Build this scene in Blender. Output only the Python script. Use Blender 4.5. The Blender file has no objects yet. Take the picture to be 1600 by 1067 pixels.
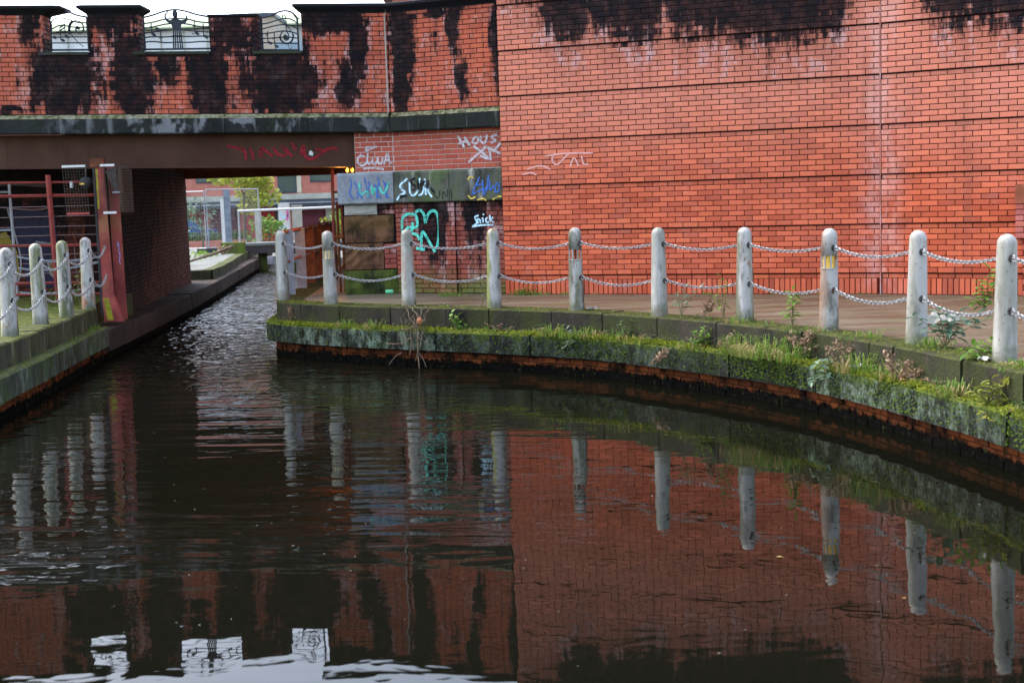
import bpy, bmesh, math, random
from mathutils import Vector, Matrix
random.seed(7)
R = math.radians
scene = bpy.context.scene
COL = scene.collection

# ------------------------------------------------------------------ camera
PITCH, ROLL, EYE = 0.10865, -0.03134, 2.361
cam_data = bpy.data.cameras.new("camera")
cam_data.sensor_width = 36.0
cam_data.lens = 48.05
cam_data.clip_start = 0.05
cam_data.clip_end = 2000.0
cam_data.dof.use_dof = True
cam_data.dof.focus_distance = 17.5
cam_data.dof.aperture_fstop = 2.4
cam = bpy.data.objects.new("camera", cam_data)
COL.objects.link(cam)
_fw = Vector((0, math.cos(PITCH), -math.sin(PITCH)))
_up = Vector((0, math.sin(PITCH), math.cos(PITCH)))
_rt = Vector((1, 0, 0))
_r2 = _rt * math.cos(ROLL) + _up * math.sin(ROLL)
_u2 = -_rt * math.sin(ROLL) + _up * math.cos(ROLL)
CAM = Vector((0, 0, EYE))
m = Matrix((( _r2.x, _u2.x, -_fw.x, 0), (_r2.y, _u2.y, -_fw.y, 0), (_r2.z, _u2.z, -_fw.z, EYE), (0, 0, 0, 1)))
cam.matrix_world = m
scene.camera = cam

def in_view(p, margin=0.0):
    d = Vector(p) - CAM
    z = d.dot(_fw)
    if z < 0.1: return False
    return abs(d.dot(_r2) / z) < 0.3747 + margin and abs(d.dot(_u2) / z) < 0.25 + margin

# ------------------------------------------------------------------ sky and sun
SUN_EL, SUN_ROT = R(50), R(300)          # bright overcast, the brightest cloud ahead and to the left
world = bpy.data.worlds.new("World")
scene.world = world
world.use_nodes = True
wt = world.node_tree
for n in list(wt.nodes): wt.nodes.remove(n)
sky = wt.nodes.new("ShaderNodeTexSky")
sky.sky_type = 'NISHITA'
sky.sun_disc = False
sky.sun_elevation = SUN_EL
sky.sun_rotation = SUN_ROT
sky.air_density = 1.0
sky.dust_density = 3.0
hs = wt.nodes.new("ShaderNodeHueSaturation")
hs.inputs["Saturation"].default_value = 0.72
hs.inputs["Value"].default_value = 1.0
bg = wt.nodes.new("ShaderNodeBackground")
bg.inputs["Strength"].default_value = 0.15
wo = wt.nodes.new("ShaderNodeOutputWorld")
wt.links.new(sky.outputs[0], hs.inputs["Color"])
wt.links.new(hs.outputs[0], bg.inputs["Color"])
wt.links.new(bg.outputs[0], wo.inputs["Surface"])
sd = bpy.data.lights.new("sun", 'SUN')
sd.energy = 0.6
sd.angle = R(50)
sd.color = (1.0, 0.93, 0.84)
sun = bpy.data.objects.new("sun", sd)
COL.objects.link(sun)
# direction towards the sun: rotation 0 = +Y, clockwise seen from above
_sv = Vector((math.sin(SUN_ROT) * math.cos(SUN_EL), math.cos(SUN_ROT) * math.cos(SUN_EL), math.sin(SUN_EL)))
sun.rotation_euler = _sv.to_track_quat('Z', 'Y').to_euler()
sun.location = (0, -10, 20)
scene.view_settings.view_transform = 'Standard'
scene.view_settings.look = 'None'
scene.view_settings.exposure = 2.45
scene.view_settings.gamma = 1.0
scene.view_settings.use_curve_mapping = False
scene.cycles.max_bounces = 8
scene.cycles.glossy_bounces = 4

# ------------------------------------------------------------------ material helpers
class NT:
    def __init__(s, name):
        s.m = bpy.data.materials.new(name); s.m.use_nodes = True
        s.t = s.m.node_tree
        for n in list(s.t.nodes): s.t.nodes.remove(n)
        s.out = s.t.nodes.new("ShaderNodeOutputMaterial")
        s.b = s.t.nodes.new("ShaderNodeBsdfPrincipled")
        s.t.links.new(s.b.outputs[0], s.out.inputs["Surface"])
        s._pos = None; s._rnd = None
    def n(s, typ): return s.t.nodes.new(typ)
    def set(s, sock, v):
        if hasattr(v, "is_output"): s.t.links.new(v, sock)
        elif isinstance(v, (tuple, list)):
            if len(v) == 3 and sock.type == 'RGBA': v = (*v, 1)
            sock.default_value = v
        else: sock.default_value = v
    def pos(s):
        if s._pos is None:
            g = s.n("ShaderNodeNewGeometry"); s._pos = g.outputs["Position"]; s._nrm = g.outputs["Normal"]
        return s._pos
    def nrm(s): s.pos(); return s._nrm
    def xyz(s, v=None):
        k = s.n("ShaderNodeSeparateXYZ"); s.set(k.inputs[0], v if v is not None else s.pos()); return k.outputs
    def rnd(s):
        if s._rnd is None:
            a = s.n("ShaderNodeAttribute"); a.attribute_name = "rnd"
            o = s.n("ShaderNodeObjectInfo")
            s._rnd = s.math('FRACT', s.math('ADD', a.outputs["Fac"], o.outputs["Random"]))
        return s._rnd
    def math(s, op, a, b=0.0, c=0.0, clamp=False):
        k = s.n("ShaderNodeMath"); k.operation = op; k.use_clamp = clamp
        for i, v in enumerate((a, b, c)): s.set(k.inputs[i], v)
        return k.outputs[0]
    def vmul(s, v, w):
        k = s.n("ShaderNodeVectorMath"); k.operation = 'MULTIPLY'; s.set(k.inputs[0], v); s.set(k.inputs[1], w); return k.outputs[0]
    def noise(s, scale=1.0, detail=3.0, rough=0.55, vec=None, stretch=None, dist=0.0):
        v = vec if vec is not None else s.pos()
        if stretch: v = s.vmul(v, stretch)
        k = s.n("ShaderNodeTexNoise"); s.set(k.inputs["Vector"], v)
        s.set(k.inputs["Scale"], scale); s.set(k.inputs["Detail"], detail); s.set(k.inputs["Roughness"], rough); s.set(k.inputs["Distortion"], dist)
        return k.outputs["Fac"]
    def step(s, v, a, b, lo=0.0, hi=1.0):
        k = s.n("ShaderNodeMapRange"); k.interpolation_type = 'SMOOTHSTEP'
        s.set(k.inputs["Value"], v); s.set(k.inputs["From Min"], a); s.set(k.inputs["From Max"], b)
        s.set(k.inputs["To Min"], lo); s.set(k.inputs["To Max"], hi)
        return k.outputs[0]
    def lin(s, v, a, b, lo=0.0, hi=1.0):
        k = s.n("ShaderNodeMapRange")
        s.set(k.inputs["Value"], v); s.set(k.inputs["From Min"], a); s.set(k.inputs["From Max"], b)
        s.set(k.inputs["To Min"], lo); s.set(k.inputs["To Max"], hi)
        return k.outputs[0]
    def mix(s, f, a, b):
        k = s.n("ShaderNodeMix"); k.data_type = 'RGBA'
        s.set(k.inputs[0], f); s.set(k.inputs[6], a); s.set(k.inputs[7], b)
        return k.outputs[2]
    def curve(s, v, x0, x1, y0, y1, pts):
        k = s.n("ShaderNodeFloatCurve")
        s.set(k.inputs["Value"], s.lin(v, x0, x1))
        c = k.mapping.curves[0]
        P = [((x - x0) / (x1 - x0), (y - y0) / (y1 - y0)) for x, y in pts]
        c.points[0].location = P[0]; c.points[1].location = P[-1]
        for p in P[1:-1]: c.points.new(*p)
        for p in c.points: p.handle_type = 'VECTOR'
        k.mapping.update()
        return s.lin(k.outputs[0], 0, 1, y0, y1)
    def bump(s, h, dist=0.01, strength=1.0):
        k = s.n("ShaderNodeBump"); s.set(k.inputs["Height"], h); s.set(k.inputs["Distance"], dist); s.set(k.inputs["Strength"], strength)
        s.t.links.new(k.outputs[0], s.b.inputs["Normal"])
    def done(s, color=None, rough=0.8, metal=0.0, spec=None, **kw):
        if color is not None: s.set(s.b.inputs["Base Color"], color)
        s.set(s.b.inputs["Roughness"], rough); s.set(s.b.inputs["Metallic"], metal)
        if spec is not None: s.set(s.b.inputs["Specular IOR Level"], spec)
        for k, v in kw.items(): s.set(s.b.inputs[k.replace("_", " ")], v)
        return s.m

def plain(name, color, rough=0.7, var=0.25, scale=6.0, metal=0.0, bump=0.0, grime=None, grime_amt=0.5, spec=None):
    t = NT(name)
    f = t.noise(scale, 4)
    c = t.mix(t.step(f, 0.3, 0.7), tuple(x * (1 - var) for x in color), tuple(min(1, x * (1 + var)) for x in color))
    if grime:
        g = t.step(t.noise(scale * 0.6, 5, 0.65), 0.5, 0.68)
        c = t.mix(t.math('MULTIPLY', g, grime_amt), c, grime)
    if bump: t.bump(t.noise(scale * 5, 4), bump)
    return t.done(c, rough, metal, 0.22 if spec is None else spec)

def spray(name, color, wear=0.5, var=0.2):
    t = NT(name)
    c = t.mix(t.noise(25, 4), tuple(x * (1 - var) for x in color), tuple(min(1, x * (1 + var)) for x in color))
    t.done(c, 0.75, spec=0.1)
    tr = t.n("ShaderNodeBsdfTransparent"); mx = t.n("ShaderNodeMixShader")
    w = t.math('ADD', t.math('MULTIPLY', t.step(t.noise(22, 5, 0.7), 0.46, 0.66), wear * 1.3), t.math('MULTIPLY', t.step(t.noise(3.5, 3), 0.5, 0.75), wear))
    t.set(mx.inputs[0], t.math('MINIMUM', w, 0.9))
    t.t.links.new(t.b.outputs[0], mx.inputs[1]); t.t.links.new(tr.outputs[0], mx.inputs[2]); t.t.links.new(mx.outputs[0], t.out.inputs["Surface"])
    return t.m

# ------------------------------------------------------------------ mesh helpers
class MB:
    def __init__(s): s.v = []; s.f = []; s.r = []
    def add(s, vs, fs, r=None):
        o = len(s.v); s.v += [tuple(v) for v in vs]; s.f += [tuple(i + o for i in f) for f in fs]
        s.r += [random.random() if r is None else r] * len(fs)
    def box(s, c, d, rz=0.0, r=None, M=None):
        x, y, z = d[0] / 2, d[1] / 2, d[2] / 2
        vs = [Vector((i * x, j * y, k * z)) for k in (-1, 1) for j in (-1, 1) for i in (-1, 1)]
        rm = M if M is not None else Matrix.Rotation(rz, 3, 'Z')
        vs = [rm @ v + Vector(c) for v in vs]
        s.add(vs, [(0, 2, 3, 1), (4, 5, 7, 6), (0, 1, 5, 4), (2, 6, 7, 3), (0, 4, 6, 2), (1, 3, 7, 5)], r)
    def tube(s, pts, rad, n=6, r=None, closed=False):
        pts = [Vector(p) for p in pts]; N = len(pts)
        rads = rad if isinstance(rad, (list, tuple)) else [rad] * N
        vs = []; fs = []; prev = None
        for i, p in enumerate(pts):
            if closed: d = pts[(i + 1) % N] - pts[i - 1]
            else: d = pts[min(i + 1, N - 1)] - pts[max(i - 1, 0)]
            if d.length < 1e-9: d = Vector((0, 0, 1))
            d.normalize()
            if prev is None:
                a = d.orthogonal().normalized()
            else:
                a = prev - d * prev.dot(d)
                a = a.normalized() if a.length > 1e-6 else d.orthogonal().normalized()
            prev = a; b = d.cross(a)
            for k in range(n):
                t = 2 * math.pi * k / n
                vs.append(p + (a * math.cos(t) + b * math.sin(t)) * rads[i])
        L = N if closed else N - 1
        for i in range(L):
            for k in range(n):
                i2 = (i + 1) % N
                fs.append((i * n + k, i * n + (k + 1) % n, i2 * n + (k + 1) % n, i2 * n + k))
        if not closed:
            fs.append(tuple(range(n - 1, -1, -1))); fs.append(tuple((N - 1) * n + k for k in range(n)))
        s.add(vs, fs, r)
    def lathe(s, prof, n=16, c=(0, 0, 0), r=None, cap=True):
        vs = []; fs = []
        for rr, z in prof:
            for k in range(n):
                t = 2 * math.pi * k / n
                vs.append((c[0] + rr * math.cos(t), c[1] + rr * math.sin(t), c[2] + z))
        for i in range(len(prof) - 1):
            for k in range(n):
                fs.append((i * n + k, i * n + (k + 1) % n, (i + 1) * n + (k + 1) % n, (i + 1) * n + k))
        if cap:
            fs.append(tuple(range(n - 1, -1, -1))); fs.append(tuple((len(prof) - 1) * n + k for k in range(n)))
        s.add(vs, fs, r)
    def prism(s, poly, z0, z1, r=None):            # poly: (x, y) counter-clockwise
        n = len(poly)
        vs = [(x, y, z0) for x, y in poly] + [(x, y, z1) for x, y in poly]
        fs = [tuple(range(n - 1, -1, -1)), tuple(range(n, 2 * n))] + [(i, (i + 1) % n, n + (i + 1) % n, n + i) for i in range(n)]
        s.add(vs, fs, r)
    def extrude(s, prof, a, b, up, out, r=None):   # prof (out, up) swept from a to b
        a, b, up, out = Vector(a), Vector(b), Vector(up), Vector(out)
        n = len(prof)
        vs = [a + out * o + up * u for o, u in prof] + [b + out * o + up * u for o, u in prof]
        fs = [tuple(range(n)), tuple(range(2 * n - 1, n - 1, -1))] + [(i, n + i, n + (i + 1) % n, (i + 1) % n) for i in range(n)]
        s.add(vs, fs, r)
    def mesh(s, name, smooth=False):
        me = bpy.data.meshes.new(name)
        me.from_pydata(s.v, [], s.f)
        at = me.attributes.new("rnd", 'FLOAT', 'FACE')
        at.data.foreach_set("value", s.r)
        bm = bmesh.new(); bm.from_mesh(me)
        bmesh.ops.recalc_face_normals(bm, faces=bm.faces)
        bm.to_mesh(me); bm.free()
        if smooth: me.polygons.foreach_set("use_smooth", [True] * len(me.polygons))
        me.update()
        return me
    def build(s, name, mat, parent=None, smooth=False, **kw):
        return link(name, s.mesh(name, smooth), mat, parent, **kw)

def link(name, me, mat, parent=None, local=False, **kw):
    o = bpy.data.objects.new(name, me); COL.objects.link(o)
    if mat is not None and len(me.materials) == 0: me.materials.append(mat)
    if parent is not None:
        o.parent = parent
        if not local:
            o.matrix_parent_inverse = parent.matrix_world.inverted()
    for k, v in kw.items(): o[k] = v
    return o

def thing(name, label, cat, loc=(0, 0, 0), group=None, rz=0.0):
    o = bpy.data.objects.new(name, None); COL.objects.link(o)
    o.location = loc; o.rotation_euler = (0, 0, rz); o.empty_display_size = 0.1
    o.matrix_world = Matrix.Translation(Vector(loc)) @ Matrix.Rotation(rz, 4, 'Z')
    o["label"] = label; o["category"] = cat
    if group: o["group"] = group
    return o
def tag(o, label, cat, group=None):
    o["label"] = label; o["category"] = cat
    if group: o["group"] = group
    return o
def struct(o, kind="structure"):
    o["kind"] = kind; return o
def copy_thing(root, loc, rz=None, label=None, group=None):
    r = root.copy(); COL.objects.link(r); r.location = loc
    if rz is not None: r.rotation_euler = (0, 0, rz)
    if label: r["label"] = label
    if group: r["group"] = group
    for ch in list(root.children):
        c = ch.copy(); COL.objects.link(c); c.parent = r
        for g in list(ch.children):
            d = g.copy(); COL.objects.link(d); d.parent = c
    return r

# ------------------------------------------------------------------ materials
def brick_mat(name, c1, c2, pts, xr, zr, slope=0.0, amp=0.5, fine=0.35, pale_amt=0.35, green=0.0, streak=(5.0, 5.0, 0.9), dust=0.0, rough=0.72, soft=0.0, spots=None, joint=None, feather=0.07, soot=(0.0018, 0.0019, 0.0032)):
    t = NT(name)
    x, y, z = t.xyz()
    if slope: z = t.math('ADD', z, t.math('MULTIPLY', t.math('ADD', x, 8.0), slope))
    r = t.rnd()
    kk = c2[0] / 0.58; sc = lambda q: tuple(v_ * kk for v_ in q)
    c = t.mix(r, c1, c2)
    r2 = t.math('FRACT', t.math('MULTIPLY', r, 17.31))
    c = t.mix(t.step(r2, 0.90, 0.99, 0, 0.35), c, sc((0.58, 0.15, 0.05)))
    c = t.mix(t.step(r2, 0.14, 0.02, 0, 0.5), c, sc((0.24, 0.06, 0.04)))
    big = t.noise(0.9, 3)
    c = t.mix(t.step(big, 0.35, 0.7, 0.0, 0.35), c, t.mix(r, sc((0.48, 0.12, 0.075)), sc((0.55, 0.145, 0.09))))
    if dust:
        c = t.mix(t.math('MULTIPLY', t.step(t.math('ADD', z, t.math('MULTIPLY', t.noise(0.7, 3), 1.5)), 2.6, 4.6), dust), c, (0.58, 0.26, 0.19))
    if joint is not None:
        jd = t.math('ABSOLUTE', t.math('SUBTRACT', x, joint))
        jm = t.math('MULTIPLY', t.step(jd, 0.42, 0.0), t.step(t.noise(4, 5, 0.7, stretch=(1, 1, 0.35)), 0.36, 0.7))
        c = t.mix(t.math('MULTIPLY', jm, 0.6), c, (0.58, 0.36, 0.33))
        sd = t.math('ABSOLUTE', t.math('SUBTRACT', x, joint + 0.92))
        sm = t.math('MULTIPLY', t.step(sd, 0.22, 0.02), t.step(t.noise(3, 5, 0.7, stretch=(2, 2, 0.2)), 0.35, 0.7))
        c = t.mix(t.math('MULTIPLY', sm, 0.5), c, (0.20, 0.07, 0.05))
        vs = t.step(t.noise(2.2, 5, 0.7, stretch=(2.2, 2.2, 0.16)), 0.52, 0.75)
        c = t.mix(t.math('MULTIPLY', vs, 0.35), c, (0.25, 0.075, 0.05))
    fn = t.noise(60, 3, 0.6)
    c = t.mix(t.step(fn, 0.45, 0.75, 0, 0.25), c, sc((0.16, 0.05, 0.035)))
    eff = t.step(t.noise(2.6, 6, 0.7, stretch=(1.0, 1.0, 0.8)), 0.54, 0.72)
    c = t.mix(t.math('MULTIPLY', eff, pale_amt), c, tuple(v_ * min(1.0, kk * 1.3) for v_ in (0.56, 0.36, 0.33)))
    L = t.curve(x, xr[0], xr[1], zr[0], zr[1], pts)
    n1 = t.noise(1.4, 5, 0.6, stretch=streak)
    n2 = t.noise(11, 5, 0.7, stretch=(1, 1, 0.5))
    n3 = t.noise(9, 4, 0.6, stretch=(1.6, 1.6, 0.10))
    if spots:
        cb = t.n("ShaderNodeCombineXYZ"); t.set(cb.inputs[0], x); t.set(cb.inputs[1], z)
        warp = t.n("ShaderNodeTexNoise"); t.set(warp.inputs["Vector"], t.pos()); warp.inputs["Scale"].default_value = 3.0; warp.inputs["Detail"].default_value = 4
        wv = t.n("ShaderNodeVectorMath"); wv.operation = 'MULTIPLY_ADD'; t.set(wv.inputs[0], warp.outputs["Color"]); wv.inputs[1].default_value = (0.30, 0.30, 0); t.set(wv.inputs[2], cb.outputs[0])
        acc = None
        for cx, cz, rx, rz, w in spots:
            k = t.n("ShaderNodeVectorMath"); k.operation = 'MULTIPLY_ADD'; t.set(k.inputs[0], wv.outputs[0])
            k.inputs[1].default_value = (1 / rx, 1 / rz, 0); k.inputs[2].default_value = (-(cx + 0.15) / rx, -(cz + 0.15) / rz, 0)
            ln = t.n("ShaderNodeVectorMath"); ln.operation = 'LENGTH'; t.set(ln.inputs[0], k.outputs[0])
            f = t.lin(ln.outputs["Value"], 0.35, 1.65, w, w - 1.0)
            acc = f if acc is None else t.math('MAXIMUM', acc, f)
        v = t.math('MULTIPLY', t.math('SUBTRACT', acc, 0.42), 1.6)
    else:
        v = t.math('SUBTRACT', z, L)
    v = t.math('ADD', v, t.math('MULTIPLY', t.math('SUBTRACT', n1, 0.5), amp * 2))
    v = t.math('ADD', v, t.math('MULTIPLY', t.math('SUBTRACT', n2, 0.5), fine))
    v = t.math('ADD', v, t.math('MULTIPLY', t.math('SUBTRACT', r, 0.5), fine * 0.35))
    v = t.math('ADD', v, t.math('MULTIPLY', t.math('SUBTRACT', n3, 0.5), fine * 1.3))
    if soft:
        halo = t.math('MULTIPLY', t.step(v, -0.75, 0.05), soft)
        c = t.mix(halo, c, t.mix(n2, (0.13, 0.045, 0.036), (0.045, 0.022, 0.022)))
        eff2 = t.math('MULTIPLY', t.step(t.noise(4.5, 6, 0.75, stretch=(1, 1, 0.5)), 0.52, 0.62), t.step(v, -0.7, -0.2))
        c = t.mix(t.math('MULTIPLY', eff2, 0.55), c, (0.50, 0.33, 0.33))
    mask = t.math('MULTIPLY', t.step(v, -feather, feather), t.step(t.noise(5, 6, 0.75), 0.34, 0.58, 1.0 - 1.9 * max(0.0, feather - 0.10), 1.0))
    s2 = t.mix(t.noise(5, 4), soot, tuple(q * 2.2 for q in soot))
    s2 = t.mix(t.math('MULTIPLY', t.step(t.noise(7, 5, 0.7), 0.6, 0.72), 0.30), s2, (0.035, 0.022, 0.020))
    c = t.mix(t.math('MULTIPLY', mask, 0.995), c, s2)
    if green:
        g = t.math('MULTIPLY', t.step(t.math('ADD', z, t.math('MULTIPLY', t.noise(3, 4), 0.9)), 1.75, 1.15), green)
        c = t.mix(g, c, t.mix(t.noise(9), (0.05, 0.075, 0.018), (0.12, 0.15, 0.03)))
    t.bump(fn, 0.004, 0.5)
    return t.done(c, rough, spec=0.10)

WALL_SOOT = [(-0.3, 5.4), (0.1, 5.3), (0.45, 5.15), (0.62, 4.85), (0.8, 4.55), (1.15, 4.5), (1.28, 4.85), (1.45, 4.6), (1.7, 4.5), (2.2, 4.46), (2.32, 4.85), (2.45, 4.55), (2.75, 4.5), (3.0, 4.5), (3.3, 4.36), (3.7, 4.28), (4.2, 4.3), (4.6, 4.4), (4.8, 4.9), (4.95, 5.4), (5.35, 5.3), (5.6, 4.7), (5.85, 4.36), (6.3, 4.36), (6.7, 4.2), (9, 4.2)]
M_WALL = brick_mat("red_brick", (0.34, 0.064, 0.029), (0.55, 0.122, 0.056), WALL_SOOT, (-0.3, 9.0), (0, 7), amp=0.20, fine=0.66, pale_amt=0.10, streak=(7.0, 7.0, 0.7), dust=0.45, soft=0.40, feather=0.15, joint=5.11)
BR_SPOTS = [(-7.415, 5.217, 0.226, 0.370, 0.75), (-6.902, 4.365, 0.493, 0.595, 1.10), (-6.132, 5.258, 0.431, 0.349, 0.80), (-5.844, 4.437, 0.308, 0.678, 1.05), (-6.460, 5.032, 0.123, 0.411, 0.60), (-5.290, 4.539, 0.267, 0.411, 0.75), (-4.643, 4.293, 0.277, 0.534, 1.10), (-4.263, 5.114, 0.411, 0.390, 0.85), (-4.438, 4.519, 0.144, 0.616, 0.80), (-3.504, 4.334, 0.513, 0.513, 1.10), (-3.853, 5.011, 0.205, 0.452, 0.75), (-2.723, 5.278, 0.493, 0.226, 1.05), (-2.292, 4.909, 0.144, 0.637, 1.00), (-2.477, 4.262, 0.246, 0.411, 0.80), (-1.594, 5.011, 0.205, 0.770, 1.00), (-1.614, 4.211, 0.133, 0.462, 0.90), (-0.896, 5.402, 0.411, 0.144, 0.80), (-0.742, 5.032, 0.103, 0.431, 0.85), (-0.639, 4.293, 0.103, 0.308, 0.85), (-0.074, 4.827, 0.133, 0.678, 0.90), (-1.306, 5.504, 0.411, 0.092, 0.85), (-2.077, 5.443, 0.616, 0.062, 0.75), (-7.723, 3.882, 0.616, 0.103, 0.55), (-3.103, 4.673, 0.144, 0.616, 0.70)]
BR_SOOT = [(-9.5, 5.2), (-8.1, 5.3), (-7.7, 5.15), (-7.42, 4.95), (-7.27, 4.6), (-7.22, 3.7), (-6.45, 3.6), (-6.38, 4.75), (-6.12, 4.85), (-6.0, 4.5), (-5.95, 3.75), (-5.45, 3.6), (-5.35, 4.3), (-5.05, 4.4),
           (-4.9, 4.0), (-4.82, 3.65), (-4.42, 3.6), (-4.34, 4.3), (-4.12, 4.4), (-4.0, 3.8), (-3.9, 3.6), (-3.25, 3.7), (-3.1, 4.2), (-2.95, 4.55), (-2.75, 4.75), (-2.6, 4.1), (-2.45, 4.3), (-2.36, 5.7), (-2.02, 5.7),
           (-1.95, 3.9), (-1.9, 3.6), (-1.7, 3.6), (-1.62, 5.2), (-1.1, 5.3), (-0.92, 4.5), (-0.85, 4.4), (-0.72, 5.1), (-0.4, 5.1), (-0.25, 4.2), (0.3, 4.1)]
M_BRIDGE = brick_mat("weathered_brick", (0.30, 0.052, 0.025), (0.50, 0.100, 0.043), BR_SOOT, (-9.5, 0.3), (3.5, 6.0), slope=0.0245, amp=0.52, fine=1.25, pale_amt=0.5, streak=(3.4, 3.4, 1.3), dust=0.1, soft=0.62, spots=BR_SPOTS, feather=0.17)
M_PIER = brick_mat("pier_brick", (0.30, 0.062, 0.042), (0.40, 0.095, 0.062), [(-3, 4), (0.3, 4)], (-3, 0.3), (0, 5), amp=0.1, pale_amt=0.1)
LOW_SOOT = [(-2, 2.0), (-1.75, 2.5), (-1.5, 2.2), (-1.35, 1.6), (-1.2, 1.3), (-1.0, 1.5), (-0.9, 2.4), (-0.75, 2.3), (-0.62, 1.5), (-0.45, 1.3), (-0.3, 2.2), (0.0, 2.1)]
M_LOW = brick_mat("sooty_brick", (0.19, 0.05, 0.04), (0.30, 0.075, 0.05), LOW_SOOT, (-2, 0), (0, 3), amp=0.55, fine=0.9, pale_amt=0.9, green=0.9, streak=(2.6, 2.6, 0.8), soft=0.6, feather=0.20)
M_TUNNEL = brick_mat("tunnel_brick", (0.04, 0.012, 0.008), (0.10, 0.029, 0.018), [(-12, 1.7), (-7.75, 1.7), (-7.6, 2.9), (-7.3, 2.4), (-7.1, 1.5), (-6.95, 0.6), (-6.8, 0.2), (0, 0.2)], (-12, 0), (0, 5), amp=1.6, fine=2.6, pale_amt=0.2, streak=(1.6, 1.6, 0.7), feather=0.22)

def mortar_mat(name, a, b, zlo=1.5, zhi=3.6):
    t = NT(name)
    z = t.xyz()[2]
    f = t.step(t.math('ADD', z, t.math('MULTIPLY', t.noise(0.8, 4), 2.0)), zlo + 1, zhi + 1)
    return t.done(t.mix(f, a, b), 0.95, spec=0.0)
M_MORT_WALL = mortar_mat("wall_mortar", (0.085, 0.016, 0.011), (0.02, 0.010, 0.010))
M_MORT_DARK = mortar_mat("dark_mortar", (0.016, 0.010, 0.009), (0.02, 0.012, 0.011))
M_MORT_PALE = mortar_mat("pale_mortar", (0.5, 0.40, 0.36), (0.5, 0.40, 0.36))

def stone_mat(name, base, base2, moss_top=0.0, lichen=0.0, soot=0.4, streaks=0.0, green=0.3, mosscol=((0.05, 0.085, 0.012), (0.16, 0.21, 0.02)), rough=0.8, lich=(0.30, 0.38, 0.31), thresh=0.5, patch=0.0, lcurve=None, drip=0.0):
    t = NT(name)
    x, y, z = t.xyz()
    nz = t.xyz(t.nrm())[2]
    r = t.rnd()
    c = t.mix(t.noise(5, 5, 0.65), base, base2)
    c = t.mix(t.math('MULTIPLY', r, 0.7), c, tuple(q * 0.4 for q in base))
    if soot: c = t.mix(t.math('MULTIPLY', t.step(t.noise(3.1, 5, 0.65, stretch=(1, 1, 0.5)), 0.42, 0.66), soot), c, (0.007, 0.0075, 0.008))
    if green: c = t.mix(t.math('MULTIPLY', t.step(t.noise(2.2, 5, 0.65), 0.40, 0.64), green), c, tuple(q * w for q, w in zip(tuple(0.5 * (a + b) for a, b in zip(base, base2)), (0.75, 1.10, 0.40))))
    if patch:
        p = t.math('MULTIPLY', t.step(t.noise(2.0, 5, 0.6, stretch=(1.0, 1.0, 0.8), dist=0.3), 0.53, 0.60), t.step(t.noise(0.6, 2), 0.42, 0.58))
        c = t.mix(t.math('MULTIPLY', p, patch), c, t.mix(t.noise(4), (0.10, 0.11, 0.12), (0.21, 0.215, 0.225)))
    if streaks: c = t.mix(t.math('MULTIPLY', t.step(t.noise(2.0, 4, 0.6, stretch=(3, 3, 0.3)), 0.58, 0.72), streaks), c, tuple(min(1, 4.0 * q) for q in base))
    if lichen:
        l = t.math('MULTIPLY', t.step(t.noise(7, 8, 0.8, stretch=(1, 1, 0.6)), 0.42, 0.66), t.step(t.noise(45, 3, 0.6), 0.30, 0.62, 0.35, 1.0))
        l2 = t.step(t.noise(2.3, 4, 0.6, stretch=(1, 1, 0.5)), thresh - 0.10, thresh + 0.10)
        if lcurve: l2 = t.math('MULTIPLY', l2, t.curve(x, -4, 5, 0, 1, lcurve))
        c = t.mix(t.math('MULTIPLY', t.math('MULTIPLY', l, l2), lichen), c, t.mix(t.noise(30), lich, tuple(min(1, q * 1.5) for q in lich)))
    if drip:
        dz = t.math('ADD', t.math('SUBTRACT', z, t.math('MULTIPLY', t.step(x, -0.4, -1.2), 0.09)), t.math('MULTIPLY', t.math('SUBTRACT', t.noise(7, 5, 0.7, stretch=(1, 1, 0.4)), 0.5), 0.55))
        c = t.mix(t.math('MULTIPLY', t.step(dz, 0.40, 0.50), drip), c, t.mix(t.noise(18), (0.018, 0.034, 0.004), (0.055, 0.08, 0.009)))
    if moss_top:
        g = t.math('MULTIPLY', t.step(nz, 0.45, 0.85), t.step(t.noise(6, 5, 0.7), 0.60 - 0.35 * moss_top, 0.75 - 0.35 * moss_top))
        c = t.mix(g, c, t.mix(t.step(t.noise(14, 3), 0.35, 0.65), *mosscol))
    h = t.noise(24, 6, 0.7)
    t.bump(h, 0.022, 0.9)
    return t.done(c, rough, spec=0.10)

M_COPING = stone_mat("quay_coping_stone", (0.060, 0.050, 0.038), (0.015, 0.014, 0.011), moss_top=0.7, green=0.85, soot=0.75, mosscol=((0.022, 0.028, 0.007), (0.055, 0.06, 0.014)))
M_COPING_L = stone_mat("left_coping_stone", (0.10, 0.093, 0.062), (0.042, 0.04, 0.028), mosscol=((0.03, 0.042, 0.008), (0.085, 0.10, 0.02)), moss_top=0.6, green=0.4, soot=0.55, streaks=0.35)
M_LEDGE = stone_mat("ledge_stone", (0.012, 0.0125, 0.0105), (0.005, 0.0055, 0.0045), moss_top=1.0, lichen=0.8, green=0.75, soot=0.6, mosscol=((0.03, 0.05, 0.005), (0.11, 0.125, 0.01)), thresh=0.36, lich=(0.16, 0.215, 0.16), drip=0.7,
    lcurve=[(-4, .2), (-3.4, .5), (-3, 1), (-1.0, 1), (-.7, .3), (.3, .35), (1.0, .3), (1.8, .5), (2.2, .12), (2.9, .1), (3.1, .9), (3.7, .9), (3.85, .45), (5, .4)])
M_LEDGE_L = stone_mat("left_ledge_stone", (0.075, 0.078, 0.055), (0.034, 0.037, 0.025), mosscol=((0.03, 0.042, 0.008), (0.085, 0.10, 0.02)), moss_top=0.6, lichen=0.3, green=0.7, soot=0.5, streaks=0.25)
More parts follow.
